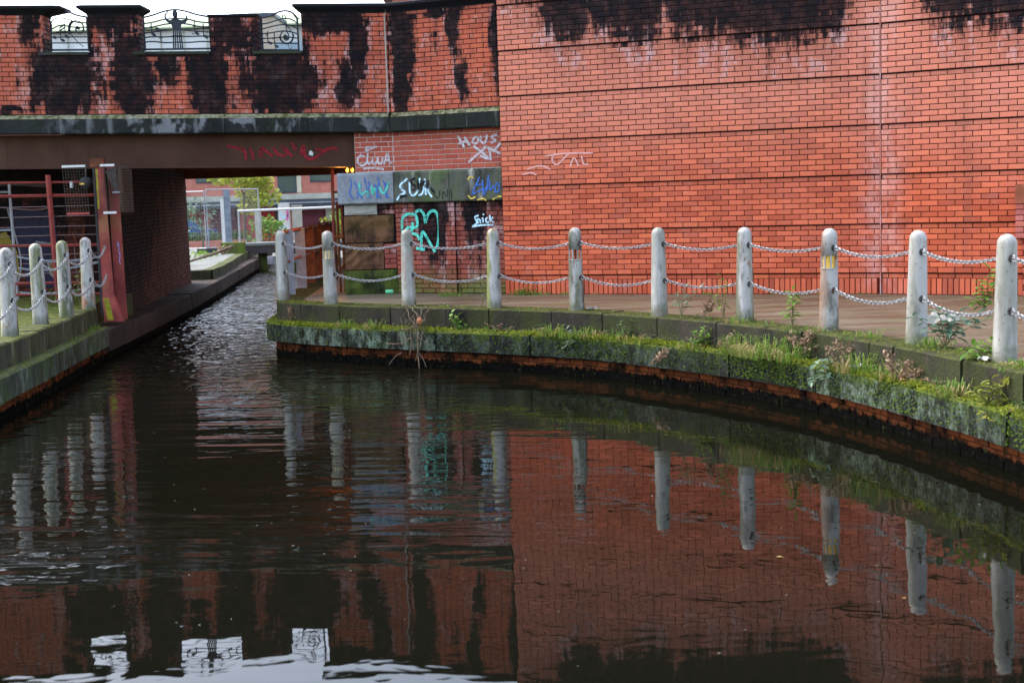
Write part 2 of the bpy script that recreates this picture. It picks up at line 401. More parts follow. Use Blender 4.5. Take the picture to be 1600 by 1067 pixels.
M_CORNICE = stone_mat("cornice_stone", (0.032, 0.034, 0.036), (0.015, 0.016, 0.018), moss_top=0.8, green=0.35, soot=0.6, streaks=0.75, patch=0.85, mosscol=((0.08, 0.085, 0.02), (0.26, 0.25, 0.16)))
M_CAP = stone_mat("cap_stone", (0.018, 0.018, 0.027), (0.009, 0.010, 0.015), moss_top=0.25, green=0.25, soot=0.5, mosscol=((0.05, 0.05, 0.07), (0.07, 0.08, 0.05)))
M_SAND = stone_mat("sandstone", (0.24, 0.115, 0.062), (0.05, 0.026, 0.016), green=0.3, soot=0.95, rough=0.9)
M_SANDPALE = stone_mat("pale_stone", (0.42, 0.40, 0.37), (0.3, 0.29, 0.27), green=0.1, soot=0.2)
M_MOSSBLOCK = stone_mat("mossy_base_stone", (0.12, 0.14, 0.03), (0.02, 0.024, 0.008), green=0.4, soot=0.95, moss_top=0.8)
M_BAND = stone_mat("band_stone", (0.15, 0.155, 0.135), (0.05, 0.053, 0.042), green=0.6, soot=0.75, streaks=0.5)
M_BANDW = stone_mat("whitewashed_band_stone", (0.30, 0.32, 0.35), (0.16, 0.18, 0.22), green=0.1, soot=0.3)
M_DECKSTONE = stone_mat("tunnel_ledge_stone", (0.075, 0.052, 0.044), (0.045, 0.032, 0.028), green=0.1, soot=0.4)

def quay_brick_mat():
    t = NT("quay_waterline_brick")
    z = t.xyz()[2]
    c = t.mix(t.rnd(), (0.20, 0.058, 0.019), (0.09, 0.030, 0.014))
    k = t.math('ADD', z, t.math('MULTIPLY', t.math('SUBTRACT', t.noise(9, 5, 0.7), 0.5), 0.22))
    c = t.mix(t.step(k, 0.125, 0.085), c, (0.004, 0.004, 0.0035))
    c = t.mix(t.step(t.noise(3, 4), 0.46, 0.62, 0, 0.9), c, (0.006, 0.0055, 0.005))
    c = t.mix(t.step(t.noise(20, 3), 0.6, 0.7, 0, 0.5), c, (0.05, 0.07, 0.02))
    t.bump(t.noise(22, 6, 0.75), 0.03, 1.0)
    return t.done(c, 0.9, spec=0.02)
M_QBRICK = quay_brick_mat()

def paving_mat():
    t = NT("wet_paving")
    x, y, z = t.xyz()
    a = t.noise(1.3, 5, 0.65, stretch=(0.5, 1.9, 1))
    b = t.noise(7, 4, 0.65)
    c = t.mix(t.step(a, 0.28, 0.72), (0.050, 0.036, 0.021), (0.105, 0.083, 0.055))
    c = t.mix(t.step(b, 0.5, 0.75, 0, 0.6), c, (0.04, 0.026, 0.018))
    c = t.mix(t.step(t.noise(2.2, 5, 0.7), 0.56, 0.66, 0, 0.75), c, (0.055, 0.07, 0.02))
    c = t.mix(t.math('MULTIPLY', t.step(x, -0.6, -2.4), 0.6), c, t.mix(b, (0.11, 0.10, 0.06), (0.2, 0.17, 0.14)))
    t.bump(t.noise(30, 5), 0.004, 0.5)
    return t.done(c, t.step(a, 0.30, 0.70, 0.34, 0.7), spec=0.35)
M_PAVE = paving_mat()
M_PAVE_L = stone_mat("left_pavement", (0.075, 0.068, 0.045), (0.04, 0.038, 0.026), moss_top=0.7, mosscol=((0.025, 0.038, 0.006), (0.08, 0.10, 0.014)), green=0.7, soot=0.3)
M_EARTH = plain("bare_ground", (0.13, 0.11, 0.085), 0.95, 0.3, 0.4)
M_FARPAVE = plain("far_paving", (0.15, 0.16, 0.155), 0.85, 0.2, 1.2, grime=(0.07, 0.085, 0.04), grime_amt=0.7, spec=0.05)

def water_mat():
    t = NT("canal_water")
    p = t.pos(); x, y, z = t.xyz()
    # wind ruffles the water where the bridge gap funnels it; the sheltered bay is calmer
    nx = t.noise(0.35, 2)
    ruff = t.math('MULTIPLY', t.step(t.math('ADD', x, t.math('MULTIPLY', nx, -3.0)), -0.2, -2.6), t.step(t.math('ADD', y, t.math('MULTIPLY', t.noise(0.5, 2, stretch=(0.4, 1, 1)), 3.0)), 9.3, 11.6))
    ruff = t.math('MULTIPLY', ruff, t.step(t.noise(0.55, 2, 0.5, stretch=(0.35, 1.3, 1)), 0.30, 0.62, 0.45, 1.3))
    fun = t.step(t.math('ADD', y, t.math('MULTIPLY', t.noise(0.5, 2), 4)), 17.5, 24.0)
    k = t.n("ShaderNodeVectorRotate"); k.rotation_type = 'Z_AXIS'; t.set(k.inputs["Vector"], p); t.set(k.inputs["Angle"], 0.10); pr = k.outputs[0]
    train = t.noise(3.4, 2.0, 0.45, vec=t.vmul(pr, (0.22, 1.15, 1)), dist=0.4)
    rip = t.noise(4.4, 2.0, 0.5, stretch=(0.9, 1.0, 1), dist=0.6)
    wig = t.noise(2.4, 2.5, 0.5, stretch=(0.75, 1.35, 1), dist=0.5)
    swell = t.noise(0.62, 2.0, 0.5, stretch=(0.7, 1.2, 1), dist=0.6)
    h = t.math('MULTIPLY', rip, t.math('ADD', t.math('MULTIPLY', fun, 0.070), t.math('MULTIPLY', ruff, 0.0016)))
    h = t.math('ADD', h, t.math('MULTIPLY', train, t.math('ADD', t.math('MULTIPLY', ruff, 0.0115), 0.0004)))
    h = t.math('ADD', h, t.math('MULTIPLY', wig, 0.0016))
    h = t.math('ADD', h, t.math('MULTIPLY', swell, 0.006))
    t.bump(h, 1.0, 1.0)
    return t.done((0.0032, 0.0033, 0.0020), 0.012, IOR=1.22, spec=0.5)
M_WATER = water_mat()

def bollard_mat(name, green, rust, dirt, sidegrime=0.4, sidecol=((0.075, 0.075, 0.06), (0.13, 0.13, 0.10))):
    t = NT(name)
    oi = t.n("ShaderNodeObjectInfo").outputs["Random"]
    x, y, z = t.xyz()
    k = t.n("ShaderNodeVectorMath"); k.operation = 'ADD'
    t.set(k.inputs[0], t.pos()); 
    cmb = t.n("ShaderNodeCombineXYZ"); t.set(cmb.inputs[2], t.math('MULTIPLY', oi, 40.0)); t.set(k.inputs[1], cmb.outputs[0])
    v = k.outputs[0]
    c = t.mix(t.noise(3.5, 4, 0.6, vec=v), (0.25, 0.244, 0.232), (0.41, 0.40, 0.385))
    d = t.step(t.noise(5.0, 5, 0.7, vec=v, stretch=(1, 1, 0.35)), 0.46, 0.64)
    c = t.mix(t.math('MULTIPLY', d, dirt), c, (0.055, 0.052, 0.043))
    g = t.step(t.noise(3.2, 5, 0.65, vec=v, stretch=(1.9, 1.9, 0.22)), 0.45, 0.62)
    c = t.mix(t.math('MULTIPLY', g, green), c, t.mix(t.noise(8, vec=v), (0.115, 0.125, 0.035), (0.06, 0.075, 0.022)))
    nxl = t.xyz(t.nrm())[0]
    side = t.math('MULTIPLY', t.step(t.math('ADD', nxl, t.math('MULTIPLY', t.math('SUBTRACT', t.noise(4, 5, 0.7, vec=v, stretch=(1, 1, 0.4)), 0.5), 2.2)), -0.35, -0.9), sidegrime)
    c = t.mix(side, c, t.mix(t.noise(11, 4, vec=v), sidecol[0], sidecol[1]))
    low = t.step(t.math('ADD', z, t.math('MULTIPLY', t.noise(9, 3, vec=v), 0.25)), 1.12, 0.94)
    c = t.mix(t.math('MULTIPLY', low, 0.7), c, (0.045, 0.055, 0.016))
    s = t.step(t.noise(4.2, 5, 0.72, vec=v, stretch=(1.2, 1.2, 0.5)), 0.58, 0.64)
    c = t.mix(t.math('MULTIPLY', s, rust), c, t.mix(t.noise(20, vec=v), (0.12, 0.045, 0.018), (0.26, 0.10, 0.035)))
    sp = t.step(t.noise(26, 2, 0.5, vec=v), 0.66, 0.72)
    c = t.mix(t.math('MULTIPLY', sp, 0.8), c, (0.05, 0.035, 0.03))
    t.bump(t.noise(35, 4, vec=v), 0.003, 0.5)
    return t.done(c, 0.5, spec=0.4)
M_BOLL = bollard_mat("bollard_paint", 0.35, 0.35, 0.6)
M_BOLL_G = bollard_mat("green_stained_bollard_paint", 1.0, 0.3, 0.6, 1.0, ((0.10, 0.12, 0.03), (0.17, 0.18, 0.06)))
M_BOLL_R = bollard_mat("rusty_bollard_paint", 0.15, 1.0, 0.8, 0.7, ((0.09, 0.04, 0.018), (0.20, 0.095, 0.04)))
M_BOLL_D = bollard_mat("dirty_bollard_paint", 0.5, 0.9, 1.0, 1.0, ((0.05, 0.05, 0.038), (0.12, 0.125, 0.085)))
M_BOLL_L = bollard_mat("left_bollard_paint", 1.0, 1.0, 0.95, 0.5, ((0.12, 0.13, 0.05), (0.2, 0.2, 0.12)))
M_LAMPPANE = plain("yellow_lamp_pane", (0.72, 0.45, 0.08), 0.35, 0.25, 14)
M_LAMPCREAM = plain("cream_lamp_pane", (0.62, 0.50, 0.26), 0.35, 0.2, 14)
M_CHAIN = plain("galvanised_chain", (0.24, 0.24, 0.245), 0.5, 0.3, 40, metal=0.2)
M_IRON = plain("dark_iron", (0.04, 0.035, 0.035), 0.5, 0.4, 20, grime=(0.14, 0.055, 0.025))
M_SCREEN = plain("blue_black_ironwork", (0.016, 0.022, 0.034), 0.45, 0.3, 8)
M_REDPAINT = plain("red_steel_paint", (0.17, 0.026, 0.022), 0.5, 0.25, 5, grime=(0.16, 0.05, 0.035), grime_amt=0.7)
M_REDFADED = plain("faded_red_steel_paint", (0.22, 0.044, 0.038), 0.75, 0.35, 3, grime=(0.24, 0.12, 0.055), grime_amt=0.6)
M_YELLOW = plain("yellow_paint", (0.24, 0.22, 0.015), 0.5, 0.3, 8, grime=(0.30, 0.22, 0.05))
_t = NT("girder_brown_paint")
_c = _t.mix(_t.step(_t.noise(1.2, 4), 0.35, 0.65), (0.050, 0.022, 0.014), (0.070, 0.034, 0.022))
_c = _t.mix(_t.step(_t.noise(3.0, 5, 0.7, stretch=(2.5, 1, 0.18)), 0.52, 0.70, 0, 0.6), _c, (0.022, 0.013, 0.010))
_c = _t.mix(_t.step(_t.noise(7, 6, 0.75), 0.60, 0.68, 0, 0.7), _c, (0.11, 0.038, 0.015))
M_GIRDER = _t.done(_c, 0.75, spec=0.15)
M_DECK = plain("deck_underside", (0.04, 0.028, 0.022), 0.85, 0.3, 2)
M_ORANGEBEAM = plain("orange_brown_beam", (0.12, 0.045, 0.02), 0.6, 0.25, 3)
M_WIRE = plain("grey_wire", (0.06, 0.055, 0.052), 0.5, 0.2, 20, metal=0.3)
M_DARKWIRE = plain("rusty_wire", (0.15, 0.10, 0.10), 0.6, 0.2, 20)
M_GALV = plain("galvanised_tube", (0.26, 0.28, 0.31), 0.4, 0.15, 6, metal=0.3)
M_WHITE = plain("white_paint", (0.50, 0.50, 0.49), 0.5, 0.08, 8)
M_RUST = plain("rusty_steel", (0.13, 0.035, 0.012), 0.7, 0.4, 9, grime=(0.09, 0.035, 0.02))
M_GREYPOST = plain("grey_steel_post", (0.17, 0.17, 0.19), 0.5, 0.2, 6, grime=(0.16, 0.07, 0.05), grime_amt=0.4)
M_BLACKRUB = plain("black_rubber", (0.03, 0.03, 0.032), 0.8, 0.2, 8)
def flat(name, c, rough=0.6): return plain(name, c, rough, 0.08, 10)
P_WHITE = spray("white_spray_paint", (0.50, 0.46, 0.48))
P_TEAL = spray("teal_spray_paint", (0.10, 0.55, 0.44))
P_LBLUE = spray("pale_blue_spray_paint", (0.45, 0.68, 0.80))
P_BLUE = spray("blue_spray_paint", (0.05, 0.13, 0.42))
P_BLACK = spray("black_spray_paint", (0.012, 0.012, 0.014))
P_RED = spray("red_spray_paint", (0.22, 0.016, 0.024))
P_YELLOW = spray("yellow_spray_paint", (0.60, 0.45, 0.08))
P_PURPLE = plain("purple_paint", (0.011, 0.009, 0.03), 0.6, 0.25, 10)

def leaf_mat(name, a, b, rough=0.55):
    t = NT(name)
    c = t.mix(t.rnd(), a, b)
    c = t.mix(t.step(t.noise(9, 3), 0.4, 0.7, 0, 0.35), c, tuple(q * 0.5 for q in a))
    t.done(c, rough, spec=0.3)
    tr = t.n("ShaderNodeBsdfTranslucent"); t.set(tr.inputs[0], c)
    mx = t.n("ShaderNodeMixShader"); t.set(mx.inputs[0], 0.3)
    t.t.links.new(t.b.outputs[0], mx.inputs[1]); t.t.links.new(tr.outputs[0], mx.inputs[2])
    t.t.links.new(mx.outputs[0], t.out.inputs["Surface"])
    return t.m
M_MOSS = leaf_mat("moss", (0.08, 0.12, 0.008), (0.25, 0.27, 0.016), 0.9)
M_MOSSD = leaf_mat("dark_moss", (0.035, 0.07, 0.006), (0.11, 0.165, 0.014), 0.9)
M_GRASS = leaf_mat("grass", (0.075, 0.16, 0.018), (0.19, 0.28, 0.045))
M_GRASSDRY = leaf_mat("dry_grass", (0.26, 0.20, 0.08), (0.36, 0.28, 0.13))
M_LEAF = leaf_mat("green_leaf", (0.035, 0.085, 0.018), (0.085, 0.15, 0.035))
M_LEAFB = leaf_mat("bluish_leaf", (0.065, 0.13, 0.08), (0.15, 0.23, 0.155))
M_LEAFY = leaf_mat("yellow_green_leaf", (0.13, 0.165, 0.025), (0.28, 0.28, 0.04))
M_LEAFBR = leaf_mat("bright_leaf", (0.08, 0.18, 0.022), (0.17, 0.28, 0.045))
M_SUNLITLEAF = leaf_mat("sunlit_tree_leaf", (0.22, 0.28, 0.04), (0.46, 0.46, 0.07))  # brighter copy of the yellow-green leaf, sunlight put into its colour
M_DRY = leaf_mat("dried_flower", (0.17, 0.105, 0.06), (0.29, 0.195, 0.125))
M_TWIG = plain("dry_twig", (0.13, 0.095, 0.065), 0.8, 0.3, 20)
M_STEM = plain("green_brown_stem", (0.14, 0.12, 0.05), 0.7, 0.3, 20)
M_BARK = plain("bark", (0.085, 0.07, 0.055), 0.9, 0.3, 10)

# ------------------------------------------------------------------ brickwork
ZUP = Vector((0, 0, 1))
def brick_shape(mb, M, L, H, depth=0.05, ch=0.005, r=None):
    """a brick with a chamfered front; local x along the course, y out of the wall, z up"""
    a, b = L / 2, H / 2
    back = [(-a, -depth, -b), (a, -depth, -b), (a, -depth, b), (-a, -depth, b)]
    mid = [(-a, -ch, -b), (a, -ch, -b), (a, -ch, b), (-a, -ch, b)]
    fr = [(-a + ch, 0, -b + ch), (a - ch, 0, -b + ch), (a - ch, 0, b - ch), (-a + ch, 0, b - ch)]
    vs = [M @ Vector(v) for v in back + mid + fr]
    fs = [(8, 9, 10, 11)]
    for i in range(4):
        j = (i + 1) % 4
        fs.append((i, j, 4 + j, 4 + i)); fs.append((4 + i, 4 + j, 8 + j, 8 + i))
    mb.add(vs, fs, r)

class Face:
    """a wall face: origin, direction along it (may slope), outward normal"""
    def __init__(s, O, U, N, slope=0.0):
        s.O = Vector(O); s.U = Vector((U[0], U[1], 0)).normalized(); s.N = Vector((N[0], N[1], 0)).normalized(); s.slope = slope
    def p(s, u, z, n=0.0):
        return s.O + s.U * u + ZUP * (z + s.slope * u) + s.N * n
    def M(s, u, z, n=0.0):
        ux = (s.U + ZUP * s.slope).normalized()
        wz = ux.cross(s.N)
        if wz.z < 0: wz = -wz
        p = s.p(u, z, n)
        return Matrix(((ux.x, s.N.x, wz.x, p.x), (ux.y, s.N.y, wz.y, p.y), (ux.z, s.N.z, wz.z, p.z), (0, 0, 0, 1)))

def courses(face, u0, u1, z0, nrows, out, recess=None, holes=(), pitch=0.075, L=0.225, joint=0.010, shift=0.0, jitter=0.0015, lift=0.0):
    for i in range(nrows):
        zc = z0 + (i + 0.5) * pitch
        rec = recess(i) if recess else 0.0
        off = (0.5 * L if i % 2 else 0.0) + shift
        k = math.floor((u0 - off) / L)
        while True:
            a, b = off + k * L, off + (k + 1) * L
            k += 1
            if a >= u1: break
            segs = [(max(a, u0), min(b, u1))]
            for (ha, hb, za, zb) in holes:
                if za <= zc + face_drop(face, (a + b) / 2) <= zb:
                    ns = []
                    for (s0, s1) in segs:
                        if s1 <= ha or s0 >= hb: ns.append((s0, s1)); continue
                        if s0 < ha: ns.append((s0, ha))
                        if s1 > hb: ns.append((hb, s1))
                    segs = ns
            for (s0, s1) in segs:
                if s1 - s0 < 0.035: continue
                out.append((face, (s0 + s1) / 2, zc, -rec + lift + random.uniform(-jitter, jitter), s1 - s0 - joint, pitch - joint))
def face_drop(face, u): return 0.0

def lay(thing_root, bricks, mat, n_single, name="brick", stuff_name="brickwork"):
    """nearest whole bricks in view as objects of their own, the rest joined as stuff"""
    def key(b):
        p = b[0].p(b[1], b[2], b[3])
        return (0 if in_view(p) else 1, (p - CAM).length)
    full = {}
    for b in bricks: full.setdefault((round(b[4], 3), round(b[5], 3)), []).append(b)
    ranked = sorted(bricks, key=key)
    single = set(id(b) for b in ranked[:n_single] if key(b)[0] == 0)
    cache = {}
    rest = MB()
    for b in bricks:
        M = b[0].M(b[1], b[2], b[3])
        if id(b) in single:
            kk = (round(b[4], 2), round(b[5], 2))
            if kk not in cache:
                q = MB(); brick_shape(q, Matrix.Identity(4), b[4], b[5], r=0.0)
                cache[kk] = q.mesh("brick"); cache[kk].materials.append(mat)
            o = bpy.data.objects.new(name, cache[kk]); COL.objects.link(o)
            o.parent = thing_root; o.matrix_parent_inverse = thing_root.matrix_world.inverted()
            o.matrix_world = M
            o.matrix_basis = M
        else:
            brick_shape(rest, M, b[4], b[5])
    if rest.v:
        rest.build(stuff_name, mat, thing_root, kind="stuff")

def ribbon(mb, pts, w, face, n=0.004):
    """flat painted stroke on a wall face; pts in (u, z)"""
    P = [Vector((a, b)) for a, b in pts]
    vs = []
    for i, p in enumerate(P):
        d = P[min(i + 1, len(P) - 1)] - P[max(i - 1, 0)]
        if d.length < 1e-6: d = Vector((1, 0))
        d.normalize(); q = Vector((-d.y, d.x)) * w / 2
        vs += [face.p(p.x + q.x, p.y + q.y, n), face.p(p.x - q.x, p.y - q.y, n)]
    mb.add(vs, [(2 * i, 2 * i + 1, 2 * i + 3, 2 * i + 2) for i in range(len(P) - 1)])
def smooth(pts, k=3):
    for _ in range(k - 1):
        q = [pts[0]]
        for a, b in zip(pts, pts[1:]):
            q += [(a[0] * .75 + b[0] * .25, a[1] * .75 + b[1] * .25), (a[0] * .25 + b[0] * .75, a[1] * .25 + b[1] * .75)]
        q.append(pts[-1]); pts = q
    return pts
def paint(face, strokes, w, mat, parent, u0, z0, su, sz, n=0.006, name="graffiti", label=None):
    """strokes in tag units (x right, y down), placed with their origin at (u0, z0)"""
    mb = MB()
    for i, s in enumerate(strokes):
        ribbon(mb, smooth([(u0 + a * su, z0 - b * sz) for a, b in s]), w, face, n + 0.0004 * (i % 7))
    o = mb.build(name, mat, parent)
    if label: o["label"] = label
    return o

# ------------------------------------------------------------------ ground, water and quays
ZQ = 0.81                                     # towpath level
def slab(face, u0, u1, z0, z1, n0, n1, mb, r=None):
    vs = [face.p(u, z, n) for n in (n0, n1) for z in (z0, z1) for u in (u0, u1)]
    mb.add(vs, [(0, 1, 3, 2), (4, 6, 7, 5), (0, 4, 5, 1), (2, 3, 7, 6), (0, 2, 6, 4), (1, 5, 7, 3)], r)

mb = MB(); mb.add([(-700, -300, -0.9), (700, -300, -0.9), (700, 900, -0.9), (-700, 900, -0.9)], [(0, 1, 2, 3)])
struct(mb.build("canal_bed_ground", M_EARTH))
mb = MB(); mb.add([(-12, -8, 0), (8, -8, 0), (8, 52, 0), (-12, 52, 0)], [(0, 1, 2, 3)])
struct(mb.build("canal_water", M_WATER))

# right quay edge, from under the bridge round the nose and along the bay towards the viewer
QR_RAW = [(-3.98, 34.0), (-3.86, 29.0), (-3.74, 24.5), (-3.66, 21.6), (-3.62, 20.95), (-3.45, 20.62), (-2.72, 19.92), (-1.55, 19.10), (-0.27, 18.30), (1.0, 17.33), (1.78, 16.38), (2.58, 15.20), (3.17, 14.1), (3.50, 13.1), (3.74, 12.2), (3.93, 11.4), (4.08, 10.6), (4.2, 9.6), (4.28, 8.0), (4.3, 5.5), (4.3, 2.5), (4.3, -0.5)]
def resample(raw, step):
    pts = [Vector((a, b)) for a, b in raw]
    # light smoothing
    for _ in range(2):
        q = [pts[0]]
        for a, b in zip(pts, pts[1:]): q += [a * .75 + b * .25, a * .25 + b * .75]
        q.append(pts[-1]); pts = q
    out = [pts[0]]; acc = 0.0
    for a, b in zip(pts, pts[1:]):
        L = (b - a).length; t = step - acc
        while t <= L:
            out.append(a + (b - a) * (t / L)); t += step
        acc = L - (t - step)
    return out
QR = resample(QR_RAW, 0.06)
def nrm_at(P, i):                              # points towards the water (right quay: water is on the left of land)
    d = (P[min(i + 1, len(P) - 1)] - P[max(i - 1, 0)]).normalized()
    return Vector((d.y, -d.x))
def edge_stone(P, i0, i1, z0, z1, front, back, mb, gap=0.006, r=None, k=0.012, sub=4, sgn=1):
    """one stone following the quay line from index i0 to i1; front/back measured from the line towards the water"""
    n = max(2, min(sub, i1 - i0) + 1)
    idx = [i0 + (i1 - i0) * j / (n - 1) for j in range(n)]
    rows = []
    for j, t in enumerate(idx):
        i = int(t); f = t - i; i = min(i, len(P) - 2)
        p = P[i] * (1 - f) + P[i + 1] * f
        nn = nrm_at(P, int(round(t))) * sgn
        d = (P[min(i + 1, len(P) - 1)] - P[max(i - 1, 0)]).normalized()
        if j == 0: p = p + d * gap
        if j == n - 1: p = p - d * gap
        F, B = p + nn * front, p - nn * back
        Fi = p + nn * (front - k)
        rows.append([(B.x, B.y, z0), (F.x, F.y, z0), (F.x, F.y, z1 - k), (Fi.x, Fi.y, z1), (B.x, B.y, z1)])
    vs = [v for row in rows for v in row]; fs = []
    for j in range(n - 1):
        for q in range(5):
            fs.append((j * 5 + q, j * 5 + (q + 1) % 5, j * 5 + 5 + (q + 1) % 5, j * 5 + 5 + q))
    fs.append((0, 1, 2, 3, 4)); fs.append(tuple((n - 1) * 5 + q for q in (4, 3, 2, 1, 0)))
    mb.add(vs, fs, r)

land = [(p.x + 0.02, p.y) for p in QR[::3]]
poly = [(-nrm_at(QR, i).x * 0.30 + QR[i].x, -nrm_at(QR, i).y * 0.30 + QR[i].y) for i in range(0, len(QR), 4)]
mb = MB(); mb.prism([(30, -0.5), (30, 34.0)] + poly, -0.9, ZQ - 0.004)
struct(mb.build("towpath", M_PAVE))
mb = MB(); mb.prism([(-30, -30), (30, -30), (30, 1.2), (-30, 1.2)], -0.9, ZQ - 0.008)
struct(mb.build("near_towpath", M_PAVE))

rq = thing("quay_wall", "curved mossy stone quay edge of the right towpath with a projecting ledge", "quay wall", (0, 18.2, 0))
lens = []
i = 0; rr = random.Random(3)
while i < len(QR) - 6:
    near = QR[i].y < 15 and QR[i].x > 2
    L = rr.randint(7, 10) if near else rr.randint(12, 17)
    i1 = min(len(QR) - 1, i + L)
    mb = MB(); edge_stone(QR, i, i1, 0.50, ZQ + rr.uniform(-0.004, 0.004), rr.uniform(-0.010, 0.010), 0.42, mb, gap=0.008, k=0.016)
    mb.build("coping_stone", M_COPING, rq)
    i = i1
i = 0
while i < len(QR) - 6:
    L = rr.randint(22, 30); i1 = min(len(QR) - 1, i + L)
    mb = MB(); edge_stone(QR, i, i1, 0.235, 0.515 + rr.uniform(-0.006, 0.006), 0.175 + rr.uniform(-0.012, 0.012), 0.5, mb, k=0.03, sub=8, gap=0.010)
    mb.build("ledge_stone", M_LEDGE, rq)
    i = i1
# waterline brickwork below the ledge
mb = MB(); edge_stone(QR, 0, len(QR) - 1, -0.5, 0.22, 0.02, 0.35, mb, sub=160)
mb.build("mortar_bed", M_MORT_DARK, rq)
mbs = MB()
for row in range(3):
    i = row * 2 % 4
    while i + 3.75 < len(QR) - 1:
        i1 = i + 3.6
        b = MB() if row > 0 and QR[int(i)].y < 20.8 else mbs
        edge_stone(QR, i, i1, -0.005 + row * 0.072, 0.057 + row * 0.072, 0.035 + rr.uniform(-0.006, 0.006), 0.05, b, gap=0.004, k=0.004, sub=1)
        if b is not mbs: b.build("brick", M_QBRICK, rq)
        i += 3.75
mbs.build("brickwork", M_QBRICK, rq, kind="stuff")

# left quay
QL_RAW = [(-4.6, -0.5), (-5.1, 6), (-5.5, 11), (-5.86, 15.7), (-5.95, 17.0), (-6.09, 18.4), (-6.22, 19.6), (-6.33, 21.0)]
QL = resample(QL_RAW, 0.06)
polyL = [(QL[i].x - 0.3, QL[i].y) for i in range(0, len(QL), 6)] + [(-6.62, 21.1), (-6.62, 23.9)]
mb = MB(); mb.prism([(-30, 24.2), (-30, -0.5)] + polyL, -0.9, ZQ - 0.004)
struct(mb.build("left_towpath", M_PAVE_L))
lq = thing("quay_wall", "straight grey-green stone quay edge of the left bank with short upright coping blocks", "quay wall", (-6, 18, 0))
i = 0
while i < len(QL) - 3:
    L = rr.randint(7, 9); i1 = min(len(QL) - 1, i + L)
    mb = MB(); edge_stone(QL, i, i1, 0.50, ZQ + rr.uniform(-0.006, 0.006), rr.uniform(-0.015, 0.015), 0.42, mb, sgn=1, sub=2, gap=0.012, k=0.02)
    mb.build("coping_stone", M_COPING_L, lq)
    i = i1
i = 0
while i < len(QL) - 3:
    L = rr.randint(24, 34); i1 = min(len(QL) - 1, i + L)
    mb = MB(); edge_stone(QL, i, i1, 0.22 + rr.uniform(-0.01, 0.02), 0.52, 0.16 + rr.uniform(-0.02, 0.02), 0.5, mb, k=0.03)
    mb.build("ledge_stone", M_LEDGE_L, lq)
    i = i1
mb = MB(); edge_stone(QL, 0, len(QL) - 1, -0.5, 0.24, 0.05, 0.35, mb, sub=60)
mb.build("mortar_bed", M_MORT_DARK, lq)
mbs = MB()
for row in range(3):
    i = row * 2 % 4
    while i + 3.75 < len(QL) - 1:
        edge_stone(QL, i, i + 3.6, -0.005 + row * 0.072, 0.057 + row * 0.072, 0.07 + rr.uniform(-0.006, 0.006), 0.05, mbs, gap=0.004, k=0.004, sub=1)
        i += 3.75
mbs.build("brickwork", M_QBRICK, lq, kind="stuff")

# ledge through the tunnel, on the left
TL_RAW = [(-6.20, 20.95), (-6.34, 23.5), (-6.62, 27.5), (-7.0, 32.0), (-7.6, 38.0), (-8.4, 46.0), (-8.8, 51.0)]
TL = resample(TL_RAW, 0.1)
tl = thing("tunnel_ledge", "low stone ledge running through the tunnel beside the dark brick wall", "ledge", (-6.6, 27, 0))
i = 0
while i < len(TL) - 3:
    L = rr.randint(11, 16); i1 = min(len(TL) - 1, i + L)
    mb = MB(); edge_stone(TL, i, i1, 0.12, 0.44 + rr.uniform(-0.012, 0.012), rr.uniform(-0.012, 0.012), 1.0, mb, sub=2)
    mb.build("ledge_stone", M_DECKSTONE, tl); i = i1
mb = MB(); edge_stone(TL, 0, len(TL) - 1, -0.5, 0.13, -0.05, 1.0, mb, sub=30); mb.build("footing", M_QBRICK, tl)

# far ground and far bank
mb = MB(); mb.prism([(-500, 51.5), (500, 51.5), (500, 850), (-500, 850)], -0.9, 0.12)
struct(mb.build("far_ground", M_FARPAVE))
mb = MB(); mb.prism([(-40, 34.2), (-7.5, 34.2), (-7.72, 36.5), (-9.45, 51.4), (-40, 51.4)], -0.9, 0.66)
struct(mb.build("far_left_pavement", M_FARPAVE))
mb = MB(); mb.prism([(-3.9, 34.1), (30, 34.1), (30, 51.4), (-4.2, 51.4)], -0.9, 0.8)
struct(mb.build("far_right_bank", M_FARPAVE))

pe = thing("pavement_edge", "dark mossy stone edging of the far left pavement", "kerb", (-8.3, 42, 0.5))
EDGE = [(-12.0, 34.12), (-9.0, 34.12), (-7.46, 34.12), (-7.66, 36.5), (-8.6, 44.0), (-9.39, 51.4)]
for (xa, ya), (xb, yb) in zip(EDGE, EDGE[1:]):
    L = math.hypot(xb - xa, yb - ya); n = max(1, round(L / 1.1)); F = Face((xa, ya, 0), (xb - xa, yb - ya), (yb - ya, xa - xb))
    for k in range(n):
        mb = MB(); slab(F, L * k / n + .01, L * (k + 1) / n - .01, 0.1, 0.668 + random.uniform(-.008, .008), 0.06 + random.uniform(-.01, .01), -0.22, mb); mb.build("edge_stone", M_COPING_L, pe)
# ------------------------------------------------------------------ the big brick wall on the right
WA, WC = Vector((-0.08, 20.91, 0)), Vector((5.11, 18.81, 0))
d1 = Vector((0.927, -0.375, 0)); d1.normalize()
d1 = (WC - WA).normalized()
n1 = Vector((d1.y, -d1.x, 0))
d2 = Vector((0.8436, -0.537, 0)).normalized(); n2 = Vector((d2.y, -d2.x, 0))
F1, F2 = Face(WA, d1, n1), Face(WC, d2, n2)
L1 = (WC - WA).length; L2 = 5.2
ZW = 6.42
bw = thing("brick_wall", "tall banded red brick wall with black soot along its top beside the towpath", "wall", (3, 19.8, ZQ))
mb = MB(); slab(F1, 0, L1 + 0.02, ZQ - 0.3, ZW, -0.034, -0.45, mb); slab(F2, -0.02, L2, ZQ - 0.3, ZW, -0.034, -0.45, mb)
mb.build("mortar_core", M_MORT_DARK, bw)
mb = MB()
zl0 = ZQ + 0.29
bands = []
rec = lambda i: 0.026 if i % 9 == 8 else 0.0
